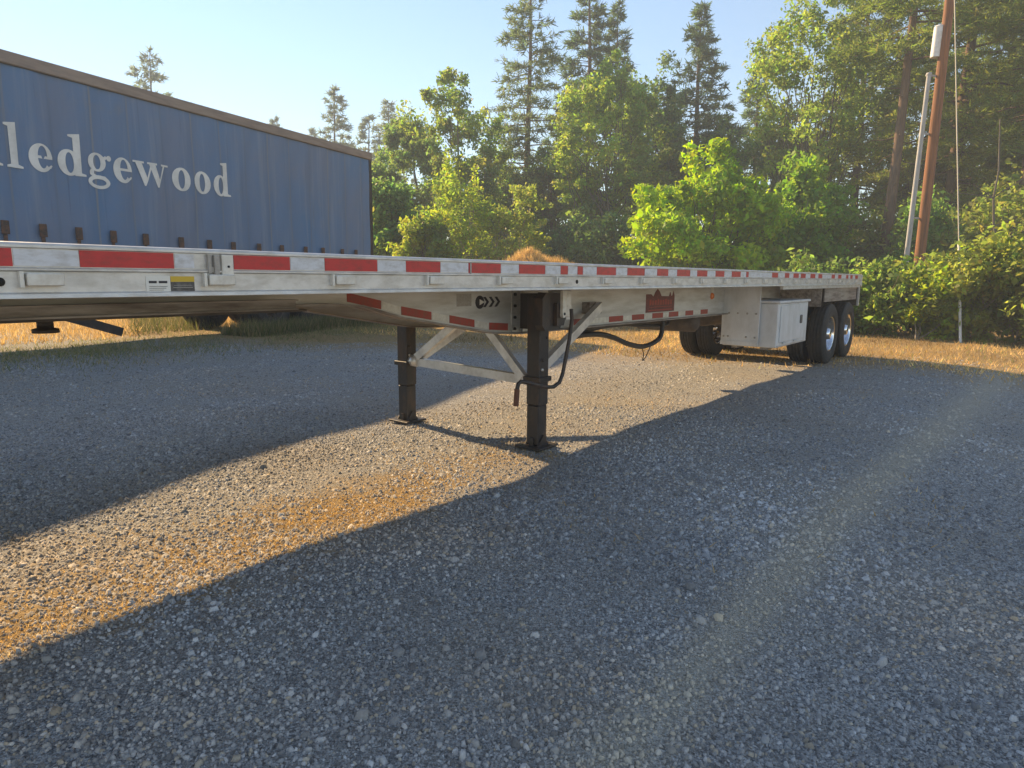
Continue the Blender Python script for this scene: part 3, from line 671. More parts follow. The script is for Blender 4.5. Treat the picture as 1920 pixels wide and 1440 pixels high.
def L_w(u):
    t = LT(u)
    t.poly([(.10, 1.0), (.40, 1.0), (.66, .25), (.56, -.02), (.50, -.02)]); t.poly([(.56, -.02), (.66, .22), (.92, 1.0), (.84, 1.0), (.54, .05)])
    t.poly([(.72, 1.0), (1.02, 1.0), (1.26, .25), (1.18, -.02), (1.10, -.02)]); t.poly([(1.16, -.02), (1.26, .22), (1.56, 1.0), (1.47, 1.0), (1.14, .05)])
    t.poly([(0, 1.0), (.52, 1.0), (.52, .92), (0, .92)]); t.poly([(.66, 1.0), (1.12, 1.0), (1.12, .92), (.66, .92)]); t.poly([(1.34, 1.0), (1.72, 1.0), (1.72, .92), (1.34, .92)]); t.done()
def L_o(u):
    t = LT(u); t.ring((.47, .49), (.47, .52), (.47, .49), (.16, .41)); t.done()
for fn_, u_ in ((L_l, -9.42), (L_l, -9.12), (L_e, -8.80), (L_d, -8.37), (L_g, -7.91), (L_e, -7.46), (L_w, -7.09), (L_o, -6.31), (L_o, -5.83), (L_d, -5.38)): fn_(u_+.12)

# ------------------------------------------------------------------ foliage generators
def unit(v): return v/(np.linalg.norm(v, axis=-1, keepdims=True)+1e-9)
def leaf_quads(rng, C, size, Ncol, up=.35, elong=1.6):
    n = len(C); nrm = unit(rng.normal(size=(n, 3))+np.array([0, 0, up])); t = unit(np.cross(nrm, rng.normal(size=(n, 3)))); bt = np.cross(nrm, t)
    s = (size*np.exp(rng.normal(0, .34, n)).clip(.45, 2.0))[:, None]
    V = np.stack([C-t*s*elong*.5, C+bt*s*.42, C+t*s*elong*.5, C-bt*s*.42], 1)
    V[:, 1] += nrm*s*.12; V[:, 3] += nrm*s*.12
    return V.reshape(-1, 3), np.arange(4*n).reshape(n, 4), np.repeat(Ncol, 4, 0)
LEAF_GAIN = np.array([1.66, 1.84, 1.55])
def vary(rng, base, n, amt=.25, hue=.12):
    b = LEAF_GAIN[None]*np.array(base)[None]*(1+rng.normal(0, amt, (n, 1))).clip(.45, 1.7)
    return (b*(1+rng.normal(0, hue, (n, 3)))).clip(.004, .9)
def tree_root(name, xy, label, cat, group=None, rz=0.0):
    r = empty(name, (xy[0], xy[1], float(gz(xy[0], xy[1]))-.03), rz); tag(r, label, cat, group); return r
def limb_path(rng, A, B, wob, n=5):
    A = np.array(A, float); B = np.array(B, float); L = np.linalg.norm(B-A)
    out = [A+(B-A)*t + rng.normal(0, wob*L, 3)*math.sin(t*math.pi) for t in np.linspace(0, 1, n)]
    return out
def broad_tree(name, xy, H, Rr, base, label, cat='tree', col=(.075, .11, .03), col2=None, clumps=60, per=330, leaf=.13, seed=1, trunk_r=.16, stems=1, flat=.9, bark='bark_grey', lean=(0, 0), lobes=5, gap=.5, group=None, clump_r=.85):
    rng = np.random.default_rng(seed); root = tree_root(name, xy, label, cat, group)
    hc = (H-base)
    # lobed envelope
    lob = rng.normal(size=(lobes, 3)); lob = unit(lob); la = rng.uniform(.1, .38, lobes)
    P = []
    while len(P) < clumps:
        d = unit(rng.normal(size=3)); r = rng.uniform(.25, 1)**.5
        k = 1-.22+sum(a_*max(0, float(d@l_))**3 for a_, l_ in zip(la, lob))
        zz = d[2]*r*k
        taper = 1.0-.35*max(zz, 0)**1.5 if base > 1 else 1.0-.25*max(zz, 0)
        p = np.array([d[0]*r*k*Rr*taper, d[1]*r*k*Rr*taper, base+hc*.5+zz*hc*.5])
        if p[2] < base*.6 or p[2] > H: continue
        P.append(p)
    P = np.array(P); P[np.argmax(P[:, 2])][2] = H-clump_r*.5
    fr = (P[:, 2:3]/H)
    P[:, :2] += np.array(lean)*fr
    V = []; 
    Cs = []; Cc = []
    for p in P:
        n = int(per*rng.uniform(.6, 1.35)); rr = clump_r*rng.uniform(.55, 1.25)
        d = unit(rng.normal(size=(n, 3)))*(rng.uniform(.02, 1, (n, 1))**.6)*rr*np.array([1.0, 1.0, flat*.85])
        od = p-np.array([lean[0]*p[2]/H, lean[1]*p[2]/H, base+hc*.35]); od = od/(np.linalg.norm(od)+1e-6); od = od*.8+np.array([0, 0, rng.uniform(-.35, .35)]); od = od/np.linalg.norm(od)
        d = d + od[None]*(d@od)[:, None]*rng.uniform(.2, 1.1)
        ctr = p+d; cb = np.array(col) if col2 is None or rng.random() < .6 else np.array(col2)
        cb = cb*rng.uniform(.78, 1.22)
        Cs.append(ctr); Cc.append(vary(rng, cb, n, .18, .09))
    C = np.concatenate(Cs); Cc = np.concatenate(Cc)
    C[:, 2] = np.maximum(C[:, 2], .05)
    V, Fq, cc = leaf_quads(rng, C, leaf, Cc)
    tb_ = MB()
    for s in range(stems):
        bx = rng.normal(0, .12*stems, 2) if stems > 1 else np.zeros(2)
        top = np.array([lean[0]*.7+rng.normal(0, Rr*.16), lean[1]*.7+rng.normal(0, Rr*.16), H*.80])
        if stems > 1: top[:2] += rng.normal(0, Rr*.35, 2); top[2] = H*rng.uniform(.6, .85)
        pth = limb_path(rng, (bx[0], bx[1], -.1), top, .02, 8); tr = trunk_r if stems == 1 else trunk_r*.65
        tb_.tube(pth, list(np.linspace(tr, tr*.22, 8)), 8)
        for k in range(max(6, clumps//(3*stems))):
            q = P[rng.integers(len(P))]; 
            j = int(np.clip(q[2]/H*7-rng.uniform(1.0, 2.6), 1, 6)); st_ = pth[j]
            lp = limb_path(rng, st_, q, .06, 5); r0 = tr*.42*(1-j/9); tb_.tube(lp, list(np.linspace(r0, .012, 5)), 5, False)
    tb_.build('trunk', M[bark], root)
    link('crown', np_mesh('crown', V, Fq, M['leaf'], cc), root)
    return root
def conifer(name, xy, H, Rr, base, label, col=(.045, .068, .028), seed=1, trunk_r=.25, nb=120, droop=.15, blade=(.30, .055), dens=1.0, pw=.85, lean=(0, 0), cat='tree', group=None, dead=0, ragged=.3, bark='bark_pine', spray=True):
    rng = np.random.default_rng(seed); root = tree_root(name, xy, label, cat, group)
    tb_ = MB(); ln = np.array([lean[0], lean[1], 0.0])
    def axis(z): return np.array([0, 0, z])+ln*(z/H) + np.array([.12*math.sin(z*.35+seed), .12*math.cos(z*.28+seed*2), 0])*(z/H)
    hs = np.linspace(-.1, H-.15, 14)
    tb_.tube([axis(h) for h in hs], [trunk_r*(1-h/H)**.8*1.0+.015 if h > 0 else trunk_r*1.08 for h in hs], 10)
    Cs, Ds, Cc = [], [], []
    sparse = rng.uniform(0, 2*math.pi, 3)
    for i in range(nb):
        t = (i+rng.uniform(0, 1))/nb; h = base+(H-base-.25)*t
        prof = (1-t)**pw*(1.0-.35*max(0, .22-t)/.22) + .05
        az = rng.uniform(0, 2*math.pi); Lb = Rr*prof*rng.uniform(1-ragged, 1.12)
        if rng.random() < .12: Lb *= .5
        Lb = max(Lb, .25)
        d = np.array([math.cos(az), math.sin(az), 0]); A = axis(h); rise = rng.uniform(-.05, .25)*(1 if t < .6 else 2.2)
        S = np.linspace(0, 1, 7)[:, None]; path = A + d*Lb*S + np.array([0, 0, 1])*(Lb*(rise*S - droop*2*S**2 + droop*.8*S**3))
        tb_.tube([path[0], path[2], path[4], path[6]], [max(.012, .03*Lb/2.5+.01), .02*Lb/2.5+.008, .014, .006], 4, False)
        m = max(5, int(Lb*9*dens)); side = np.cross(d, [0, 0, 1])
        for s in rng.uniform(.16, 1, m)**.75:
            p = A + d*Lb*s + np.array([0, 0, 1])*(Lb*(rise*s - droop*2*s*s + droop*.8*s**3))
            w = (1-.6*s)*Lb*.34+.06
            q = rng.uniform(-1, 1)*w
            p2 = p + side*q + d*abs(q)*.45 + np.array([0, 0, rng.normal(-.02, .05)-abs(q)*.12])
            k = 7
            dirs = unit(d*.55 + side*np.sign(q)*.55 + rng.normal(0, .55, (k, 3)) + np.array([0, 0, .12]))
            Cs.append(np.repeat(p2[None], k, 0)+rng.normal(0, .05, (k, 3))); Ds.append(dirs); Cc.append(vary(rng, np.array(col)*rng.uniform(.75, 1.25), k, .12, .07))
    C = np.concatenate(Cs); Dd = np.concatenate(Ds); cc = np.concatenate(Cc); n = len(C)
    ln_ = (blade[0]*rng.uniform(.6, 1.3, n))[:, None]; wd = (blade[1]*rng.uniform(.7, 1.4, n))[:, None]
    sd_ = unit(np.cross(Dd, rng.normal(size=(n, 3))))
    V = np.stack([C-sd_*wd*.5, C+sd_*wd*.5, C+Dd*ln_+sd_*wd*.2, C+Dd*ln_-sd_*wd*.2], 1).reshape(-1, 3)
    for k in range(dead):                                # bare snags low on the trunk
        h = base*rng.uniform(.25, .95); az = rng.uniform(0, 2*math.pi); Lb = rng.uniform(.6, 2.2)
        A = axis(h); tb_.tube(limb_path(rng, A, A+np.array([math.cos(az)*Lb, math.sin(az)*Lb, rng.uniform(-.6, .2)*Lb]), .05, 4), [.028, .02, .013, .006], 4, False)
    tb_.build('trunk', M[bark], root)
    link('crown', np_mesh('crown', V, np.arange(4*n).reshape(n, 4), M['needle'], np.repeat(cc, 4, 0)), root)
    return root
def spot(xp, Y): p = at(xp, 520, Y); return (p[0], p[1])
def topz(xp, yp, Y): return float(at(xp, yp, Y)[2])
PXM = lambda Y: Y/F_PX                                    # metres per photo pixel at depth Y

# far conifers above the blue trailer
far_list = [(310, 78, 92, 90, 11, 'grey hazy pine top rising behind the roof of the blue trailer, wide and flat topped'),
            (637, 80, 160, 62, 12, 'narrow ragged pine rising behind the rear roof corner of the blue trailer'),
            (697, 86, 212, 55, 13, 'short dense pine standing just beyond the rear edge of the blue trailer'),
            (734, 88, 186, 55, 14, 'slim pine with layered branches, between the short dense pine and the leafy trees'),
            (529, 100, 218, 30, 15, 'tiny pine tip peeping over the blue trailer roof'),
            (596, 104, 240, 40, 16, 'faint low pine tip beside the narrow ragged pine')]
for xp, Y, yt, wpx, sd_, lb in far_list:
    H = topz(xp, yt, Y)
    conifer('pine_tree', spot(xp, Y), H, wpx*PXM(Y)*.95, H*.45, lb, (.075, .085, .065), sd_, .28, 70, .10, (.55, .11), .55, .75, group='far pines on the skyline')
# big conifers of the grove
conifer('fir_tree', spot(987, 47), topz(987, -55, 47), 3.9, 5.5, 'tall airy fir with a straight dark trunk showing through open branches', (.062, .075, .040), 21, .30, 130, .16, (.40, .060), .75, .62)
conifer('fir_tree', spot(1095, 52), topz(1095, -70, 52), 3.4, 8, 'dark dense fir whose top leaves the picture above the sunlit leafy tree', (.042, .058, .030), 22, .32, 150, .12, (.42, .075), .85, .75)
conifer('fir_tree', spot(1146, 53), topz(1146, 0, 53), 1.9, 12, 'slender dark fir tip close beside the dense fir', (.042, .058, .030), 23, .2, 90, .12, (.40, .07), .9, .7)
conifer('fir_tree', spot(1292, 50), topz(1292, 0, 50), 3.5, 7, 'pointed dark fir standing alone against the sky above the bright green bush', (.040, .056, .028), 24, .30, 150, .08, (.40, .075), .85, .72)
conifer('fir_tree', spot(1402, 52), topz(1402, 100, 52), 2.9, 5, 'shorter bluish fir between the pointed fir and the tall forked tree', (.052, .072, .042), 25, .24, 110, .10, (.42, .075), .8, .7)
conifer('pine_tree', spot(1648, 30), 22.5, 4.2, 10.5, 'tall pine with a bare reddish brown trunk, left of the leaning utility pole', (.085, .10, .026), 26, .24, 120, .22, (.30, .045), 1.3, .45, dead=22, lean=(.9, 0))
conifer('pine_tree', spot(1762, 34), 23, 5.0, 3.2, 'pine with hanging olive branches directly behind the utility pole', (.105, .115, .028), 27, .34, 210, .34, (.28, .045), 1.5, .36, dead=10, lean=(.6, 0), ragged=.5)
conifer('pine_tree', spot(1900, 29), 21, 4.2, 7.0, 'thick dark trunked pine at the hedge behind the guy wire', (.095, .105, .026), 28, .36, 150, .28, (.28, .045), 1.5, .40, dead=14, lean=(.5, 0), ragged=.5)
conifer('pine_tree', spot(2060, 30), 20, 5.0, 3.5, 'pine past the hedge whose branches reach in beside the thick trunked pine', (.095, .105, .028), 29, .34, 150, .28, (.30, .05), 1.3, .42, ragged=.5)
conifer('fir_tree', spot(1588, 41), topz(1588, -110, 41), 4.2, 4.0, 'shaded fir filling the gap behind the bare trunked pine', (.075, .090, .030), 30, .30, 160, .2, (.34, .06), 1.1, .5, ragged=.5)
conifer('fir_tree', spot(1850, 44), topz(1850, -150, 44), 5.0, 3.0, 'dense backdrop fir behind the guy wire and olive pines', (.075, .090, .030), 31, .32, 190, .2, (.36, .07), 1.1, .5)
broad_tree('leafy_tree', spot(1690, 38), topz(1690, 60, 38), 3.0, 2.5, 'olive leafy tree seen between the bare trunked pine and the pole', col=(.105, .12, .03), col2=(.13, .14, .032), clumps=110, per=210, leaf=.12, seed=39, clump_r=.62)
broad_tree('leafy_tree', spot(1835, 36), topz(1835, 90, 36), 2.8, 2.5, 'olive leafy tree behind the guy wire, in front of the backdrop fir', col=(.11, .12, .03), col2=(.14, .145, .034), clumps=110, per=210, leaf=.12, seed=38, clump_r=.6)

# leafy trees
G = (.085, .115, .030); GY_ = (.145, .165, .030); GD = (.055, .080, .026)
broad_tree('leafy_tree', spot(866, 42), topz(866, 142, 42), 3.1, 3.2, 'round topped leafy tree with sky gaps around its pale branches', col=(.085, .115, .035), col2=(.115, .13, .03), clumps=108, per=196, leaf=0.126, seed=41, clump_r=.62)
broad_tree('leafy_tree', spot(778, 45), topz(778, 205, 45), 3.1, 2.0, 'dull green leafy tree between the slim pine and the round topped tree', col=(.080, .105, .034), col2=(.11, .13, .03), clumps=108, per=213, leaf=0.133, seed=42, clump_r=.62)
broad_tree('leafy_tree', spot(722, 42), topz(722, 285, 42), 2.0, 1.2, 'low leafy tree against the rear edge of the blue trailer', col=(.080, .11, .034), clumps=80, per=213, leaf=0.126, seed=43, clump_r=.62)
broad_tree('leafy_tree', spot(1125, 42), topz(1125, 88, 42), 3.7, 2.0, 'tall sunlit yellow green leafy tree in front of the dense fir', col=(.13, .155, .030), col2=(.10, .13, .032), clumps=183, per=213, leaf=0.126, seed=44, clump_r=.62, lean=(.2, 0))
broad_tree('leafy_tree', spot(1040, 46), topz(1040, 250, 46), 2.8, 1.0, 'shadowy leafy tree at the foot of the airy fir', col=GD, col2=G, clumps=122, per=213, leaf=0.133, seed=45, clump_r=.62)
broad_tree('leafy_tree', spot(1215, 47), topz(1215, 120, 47), 3.2, 3.0, 'greyish leafy tree between the sunlit tree and the pointed fir', col=(.075, .095, .042), col2=GD, clumps=129, per=188, leaf=0.133, seed=46, clump_r=.62)
broad_tree('leafy_tree', spot(1512, 35), topz(1512, -60, 35), 3.5, 4.5, 'tall open leafy tree with dark forked trunks above the green thicket', col=(.105, .13, .032), col2=(.13, .15, .034), clumps=147, per=155, leaf=0.111, seed=47, clump_r=.62, stems=2, trunk_r=.26, lean=(.3, 0))
broad_tree('leafy_tree', spot(1330, 44), topz(1330, 215, 44), 3.0, 1.0, 'dim leafy tree behind the bright green bush', col=GD, col2=G, clumps=112, per=196, leaf=0.133, seed=48, clump_r=.62)
broad_tree('leafy_tree', spot(1455, 44), topz(1455, 190, 44), 2.6, 1.0, 'mid green leafy tree behind the darker green thicket', col=G, col2=(.10, .12, .04), clumps=112, per=180, leaf=0.133, seed=49, clump_r=.62)
broad_tree('leafy_tree', spot(935, 47), topz(935, 285, 47), 3.0, 1.0, 'soft green leafy tree between the round topped tree and the airy fir', col=G, col2=(.11, .13, .03), clumps=110, per=190, leaf=.13, seed=37, clump_r=.65)
# bushes
BR = (.150, .185, .018); BR2 = (.110, .150, .022)
broad_tree('green_bush', spot(1335, 27), topz(1335, 266, 27), 2.75, .3, 'large bright yellow green bush rising over the middle of the flatbed', 'bush', BR, BR2, clumps=120, per=300, leaf=.13, seed=51, stems=4, trunk_r=.10, clump_r=.62)
broad_tree('green_bush', spot(1478, 29), topz(1478, 292, 29), 2.2, .3, 'darker green thicket joined to the bright bush, under the forked tree', 'bush', (.105, .155, .024), BR2, clumps=90, per=280, leaf=.13, seed=52, stems=4, trunk_r=.08, clump_r=.6)
broad_tree('yellow_bush', spot(858, 31), topz(858, 305, 31), 1.75, .3, 'loose yellowish bush with upright sprays beside the blue trailer', 'bush', (.155, .170, .026), (.125, .150, .03), clumps=150, per=75, leaf=.085, seed=53, stems=7, trunk_r=.05, clump_r=.36, flat=1.6, bark='dead')
broad_tree('yellow_bush', spot(952, 30), topz(952, 345, 30), 1.6, .5, 'feathery olive yellow bush leaning over behind the dry grass mound', 'bush', (.150, .155, .034), (.125, .140, .036), clumps=130, per=70, leaf=.085, seed=54, stems=6, trunk_r=.05, clump_r=.34, lean=(.5, 0), flat=.6, bark='dead')
broad_tree('green_bush', spot(790, 30), topz(790, 405, 30), 1.2, .2, 'low yellow green shrub under the loose yellowish bush', 'bush', (.16, .17, .03), G, clumps=50, per=190, leaf=.11, seed=55, stems=4, trunk_r=.05, clump_r=.42)
broad_tree('green_bush', spot(728, 33), topz(728, 345, 33), 1.7, .2, 'green shrub filling the space beside the rear of the blue trailer', 'bush', (.075, .115, .035), (.10, .13, .03), clumps=66, per=230, leaf=.14, seed=56, stems=4, trunk_r=.06, clump_r=.6)
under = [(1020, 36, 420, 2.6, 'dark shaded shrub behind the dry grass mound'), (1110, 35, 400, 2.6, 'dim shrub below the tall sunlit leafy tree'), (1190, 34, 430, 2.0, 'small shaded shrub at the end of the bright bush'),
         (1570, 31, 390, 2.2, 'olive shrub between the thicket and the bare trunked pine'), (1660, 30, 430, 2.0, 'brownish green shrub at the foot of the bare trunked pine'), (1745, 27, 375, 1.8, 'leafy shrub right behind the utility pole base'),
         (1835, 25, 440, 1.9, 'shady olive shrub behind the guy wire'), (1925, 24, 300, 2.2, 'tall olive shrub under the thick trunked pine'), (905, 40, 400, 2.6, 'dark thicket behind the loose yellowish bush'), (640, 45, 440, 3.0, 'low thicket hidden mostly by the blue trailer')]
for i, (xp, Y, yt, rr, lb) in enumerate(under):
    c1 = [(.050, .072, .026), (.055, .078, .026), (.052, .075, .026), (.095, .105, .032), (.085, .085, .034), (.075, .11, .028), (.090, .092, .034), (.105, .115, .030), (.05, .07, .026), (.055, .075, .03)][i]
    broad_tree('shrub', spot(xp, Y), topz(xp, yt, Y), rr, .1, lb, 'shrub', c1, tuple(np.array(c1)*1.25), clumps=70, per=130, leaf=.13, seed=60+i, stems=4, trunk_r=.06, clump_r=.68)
# hedge of shrubs along the edge of the dry grass
hedge = [(18.9, 2.3, 1.55, 1.3, (.070, .105, .030), 'dark leaved hedge shrub right behind the rear end of the flatbed'),
         (18.6, .35, 1.65, 1.2, (.080, .115, .030), 'mottled hedge shrub just past the flatbed rear post'),
         (18.7, -.55, 1.5, .8, (.125, .155, .022), 'small bright yellow green hedge shrub with reddish stems low down'),
         (18.6, -1.5, 2.05, 1.35, (.095, .115, .030), 'olive hedge shrub at the guy wire anchor'),
         (18.4, -2.9, 2.15, 1.5, (.100, .118, .030), 'broad hedge shrub beyond the guy wire anchor'),
         (18.2, -4.6, 2.3, 1.6, (.105, .120, .030), 'tall hedge shrub at the outer end of the hedge')]
for i, (a, n, h, rr, c1, lb) in enumerate(hedge):
    p = TW(a+.45+rr*.6, n)
    c1 = tuple(np.array(c1)*np.array([1.05, .96, 1.0]))
    broad_tree('hedge_shrub', (p[0], p[1]), h+.25, rr*1.08, .02, lb, 'hedge', c1, (c1[0]*1.3, c1[1]*1.2, c1[2]*1.1), clumps=95, per=150, leaf=.080, seed=80+i, stems=6, trunk_r=.03, clump_r=.36, flat=1.1, bark='dead')

# ------------------------------------------------------------------ utility pole, second pole, guy wire, dead tree
PY = 20.5
pb = at(1720, 520, PY); pt = at(1786, -45, PY); pz = float(gz(pb[0], pb[1]))
dirp = (pt-pb)/(pt[2]-pb[2]); base_p = pb - dirp*(pb[2]-pz)
up_ = empty('utility_pole', (base_p[0], base_p[1], pz)); tag(up_, 'leaning reddish wooden utility pole with a white box near its top', 'pole')
o_ = (base_p[0], base_p[1], pz)
b = MB(o_); b.tube([base_p-dirp*.3, base_p+dirp*4, base_p+dirp*8, base_p+dirp*(pt[2]+.6)], [.150, .142, .132, .122], 16); b.build('shaft', M['pole'], up_)
wb = at(1762, 78, PY+.05)
b = MB(o_); b.tube([wb+np.array([-.06, .04, -.42]), wb+np.array([-.03, .04, .40])], .135, 14); b.lathe([(0, .06), (.11, .04), (.14, 0)], tuple(wb+np.array([-.03, .04, .40])), 'z', 14); b.build('transformer', M['white_metal'], up_)
for f in (5.6, 3.2, 7.2):
    c = base_p+dirp*f; b = MB(o_); b.beam(c+np.array([-.42, .02, .03]), c+np.array([.1, .02, .0]), .04, .05); b.build('standoff', M['grey_pole'], up_)
cb_ = np.array([at(1695, 520, PY-.1), at(1742, 140, PY-.1)]); dc = (cb_[1]-cb_[0])/(cb_[1][2]-cb_[0][2]); c0 = cb_[0]-dc*(cb_[0][2]-pz)
gp = empty('conduit_pole', (c0[0], c0[1], pz)); tag(gp, 'thin pale grey pole standing just left of the wooden utility pole', 'pole')
b = MB((c0[0], c0[1], pz)); b.tube([c0-dc*.2, c0+dc*3, cb_[1]], [.075, .07, .06], 12); b.build('shaft', M['grey_pole'], gp)
b = MB((c0[0], c0[1], pz)); b.lathe([(.068, -.02), (.075, .0), (.07, .05), (0, .07)], tuple(cb_[1]), 'z', 12); b.build('cap', M['grey_pole'], gp)
an = TW(18.55, -1.28); an[2] = float(gz(an[0], an[1])); tp_ = base_p+dirp*(pt[2]+.3)
gw = empty('guy_wire', tuple(an)); tag(gw, 'thin guy wire running from the pole top down into the hedge', 'wire')
dw = tp_-an; b = MB(an); b.tube([an+dw*.22, an+dw], .014, 6); b.build('cable', M['wire'], gw)
b = MB(an); b.tube([an-np.array([0, 0, .05]), an+dw*.225], .032, 8); b.build('guard', M['white_metal'], gw)
dt = spot(1862, 23); dr_ = empty('dead_tree', (dt[0], dt[1], float(gz(*dt))-.05)); tag(dr_, 'thin leaning dead tree with bare pale branches behind the hedge', 'tree')
b = MB(); A_ = np.array([0, 0, 0.]); T_ = np.array([at(1888, 215, 23)[0]-dt[0], .3, topz(1888, 215, 23)]); rg = np.random.default_rng(3)
pth = limb_path(rg, A_, T_, .012, 9); b.tube(pth, list(np.linspace(.06, .02, 9)), 7)
for k in range(9):
    q = pth[rg.integers(2, 6)]; e_ = q+np.array([rg.choice([-1, 1])*rg.uniform(.4, 1.5), rg.uniform(-.4, .4), rg.uniform(-.2, .7)]); b.tube(limb_path(rg, q, e_, .06, 4), [.022, .016, .011, .005], 5, False)
b.build('trunk', M['bark_grey'], dr_)

# ------------------------------------------------------------------ loose stones
def stones(seed, n, r0, r1, smin, smax, k):
    rng = np.random.default_rng(seed)
    az = rng.uniform(R(-55), R(55), n); d = rng.uniform(r0, r1, n) if k == 0 else r0*(r1/r0)**rng.uniform(0, 1, n)
    if k == 2: d = r0+(r1-r0)*rng.uniform(0, 1, n)**1.15
    x, y = d*np.sin(az), d*np.cos(az)
    # patchiness
    pt_ = np.sin(x*2.1+1)*np.sin(y*1.7+.5)+.6*np.sin(x*5.3-y*3.1)+.5*np.sin(x*.9+y*1.4)
    keep = (rng.uniform(-1.9, 2.0, n) < pt_*.6+.8*lowf(x, y, 11)+.55) & (rng.uniform(0, 1, n) > .55*light_streak(x, y))
    x, y, d = x[keep], y[keep], d[keep]; n = len(x)
    s = np.exp(rng.normal(0, .38, n))*smin; s = np.minimum(s, smax)
    return rng, x, y, s
def light_streak(x, y):                                        # mask of the painted light streak running beside the flatbed
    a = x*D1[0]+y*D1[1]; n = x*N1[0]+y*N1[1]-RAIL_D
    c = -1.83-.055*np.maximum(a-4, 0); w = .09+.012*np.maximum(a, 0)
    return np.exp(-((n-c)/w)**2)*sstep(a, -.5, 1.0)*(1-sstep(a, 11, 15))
def lowf(x, y, seed):
    r_ = np.random.default_rng(seed); o = 0
    for k in range(7):
        w = r_.uniform(.5, 3.2); t = r_.uniform(0, 6.28); o = o+np.sin((x*math.cos(t)+y*math.sin(t))*w*1.6+r_.uniform(0, 6.28))/(.6+w*.35)
    return o/3.0
def stone_cols(rng, n, x, y):
    g = np.array([(.36, .355, .345), (.43, .42, .405), (.20, .198, .196), (.53, .52, .50), (.42, .365, .285), (.60, .59, .57)])
    ci = rng.choice(6, n, p=[.33, .24, .25, .03, .15, .0])
    cc = g[ci]*rng.uniform(.75, 1.25, (n, 1))
    br = np.clip(lowf(x, y, 3)*.9, 0, .75)[:, None]; cc = cc*(1-br)+cc*np.array([1.08, .93, .76])*br
    cc = cc*(1+.22*lowf(x, y, 5))[:, None].clip(.6, 1.4)
    t = (.75*light_streak(x, y))[:, None]; cc = cc*(1-t)+np.array([.62, .54, .40])*rng.uniform(.75, 1.15, (n, 1))*t  # light streak painted into the stone colours too
    return cc
def stone_mesh(name, seed, n, r0, r1, smin, smax, k=0, simple_=False):
    rng, x, y, s = stones(seed, n, r0, r1, smin, smax, k); n = len(x)
    z = gz(x, y); w = rng.uniform(0, 2*math.pi, n); el = rng.uniform(.7, 1.5, n)
    base = np.array([(-1, -1), (1, -1), (1, 1), (-1, 1)], float)
    lo = base[None]*rng.uniform(.65, 1.15, (n, 4, 1)); hi = base[None]*rng.uniform(.30, .72, (n, 4, 1))+rng.normal(0, .12, (n, 1, 2))
    def place(q, h):
        q = q*np.stack([el, 1/el], -1)[:, None, :]*s[:, None, None]
        c, sn = np.cos(w)[:, None], np.sin(w)[:, None]
        return np.stack([x[:, None]+q[..., 0]*c-q[..., 1]*sn, y[:, None]+q[..., 0]*sn+q[..., 1]*c, z[:, None]+h*s[:, None]], -1)
    if simple_:                                           # wedge of four faces for the far ones
        V = np.concatenate([place(lo, rng.uniform(-.35, -.05, (n, 4))), place(hi, rng.uniform(.55, 1.2, (n, 4)))[:, :1]*.5 + place(hi, rng.uniform(.55, 1.2, (n, 4)))[:, 2:3]*.5], 1).reshape(-1, 3)
        Fq = (np.array([(0, 1, 4), (1, 2, 4), (2, 3, 4), (3, 0, 4)])[None]+(np.arange(n)*5)[:, None, None]).reshape(-1, 3)
        return np_mesh(name, V, Fq, M['stone'], np.repeat(stone_cols(rng, n, x, y), 5, 0))
    V = np.concatenate([place(lo, rng.uniform(-.35, -.05, (n, 4))), place(hi, rng.uniform(.45, 1.35, (n, 4)))], 1).reshape(-1, 3)
    o = (np.arange(n)*8)[:, None, None]
    Fq = (np.array([(4, 5, 6, 7), (0, 1, 5, 4), (1, 2, 6, 5), (2, 3, 7, 6), (3, 0, 4, 7)])[None]+o).reshape(-1, 4)
    return np_mesh(name, V, Fq, M['stone'], np.repeat(stone_cols(rng, n, x, y), 8, 0))
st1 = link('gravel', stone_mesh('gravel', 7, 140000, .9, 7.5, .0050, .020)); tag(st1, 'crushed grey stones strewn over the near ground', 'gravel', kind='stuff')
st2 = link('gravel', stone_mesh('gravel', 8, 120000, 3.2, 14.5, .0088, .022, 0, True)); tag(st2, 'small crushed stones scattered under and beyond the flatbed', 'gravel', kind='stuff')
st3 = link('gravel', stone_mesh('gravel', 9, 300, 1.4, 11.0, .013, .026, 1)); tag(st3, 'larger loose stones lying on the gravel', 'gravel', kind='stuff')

# ------------------------------------------------------------------ grass blades
def blades(name, X, Y, h, w, cols, seed, mat=None, bend=.5):
    rng = np.random.default_rng(seed); n = len(X); Z = gz(X, Y)-.004
    az = rng.uniform(0, 2*math.pi, n); d = np.stack([np.cos(az), np.sin(az), np.zeros(n)], -1)*w[:, None]
    az2 = rng.uniform(0, 2*math.pi, n); tl = np.stack([np.cos(az2), np.sin(az2), np.zeros(n)], -1)*(h*bend*rng.uniform(.1, 1.2, n))[:, None]
    B = np.stack([X, Y, Z], -1); T = B+tl+np.stack([0*h, 0*h, h], -1)
    V = np.stack([B-d, B+d, T], 1).reshape(-1, 3)
    return np_mesh(name, V, np.arange(3*n).reshape(n, 3), mat or M['straw'], np.repeat(cols, 3, 0))
rng = np.random.default_rng(77)
STR = np.array([(.46, .31, .125), (.38, .25, .10), (.55, .40, .19), (.30, .21, .09)])
def pick(n, pal): return pal[rng.integers(len(pal), size=n)]*rng.uniform(.75, 1.25, (n, 1))
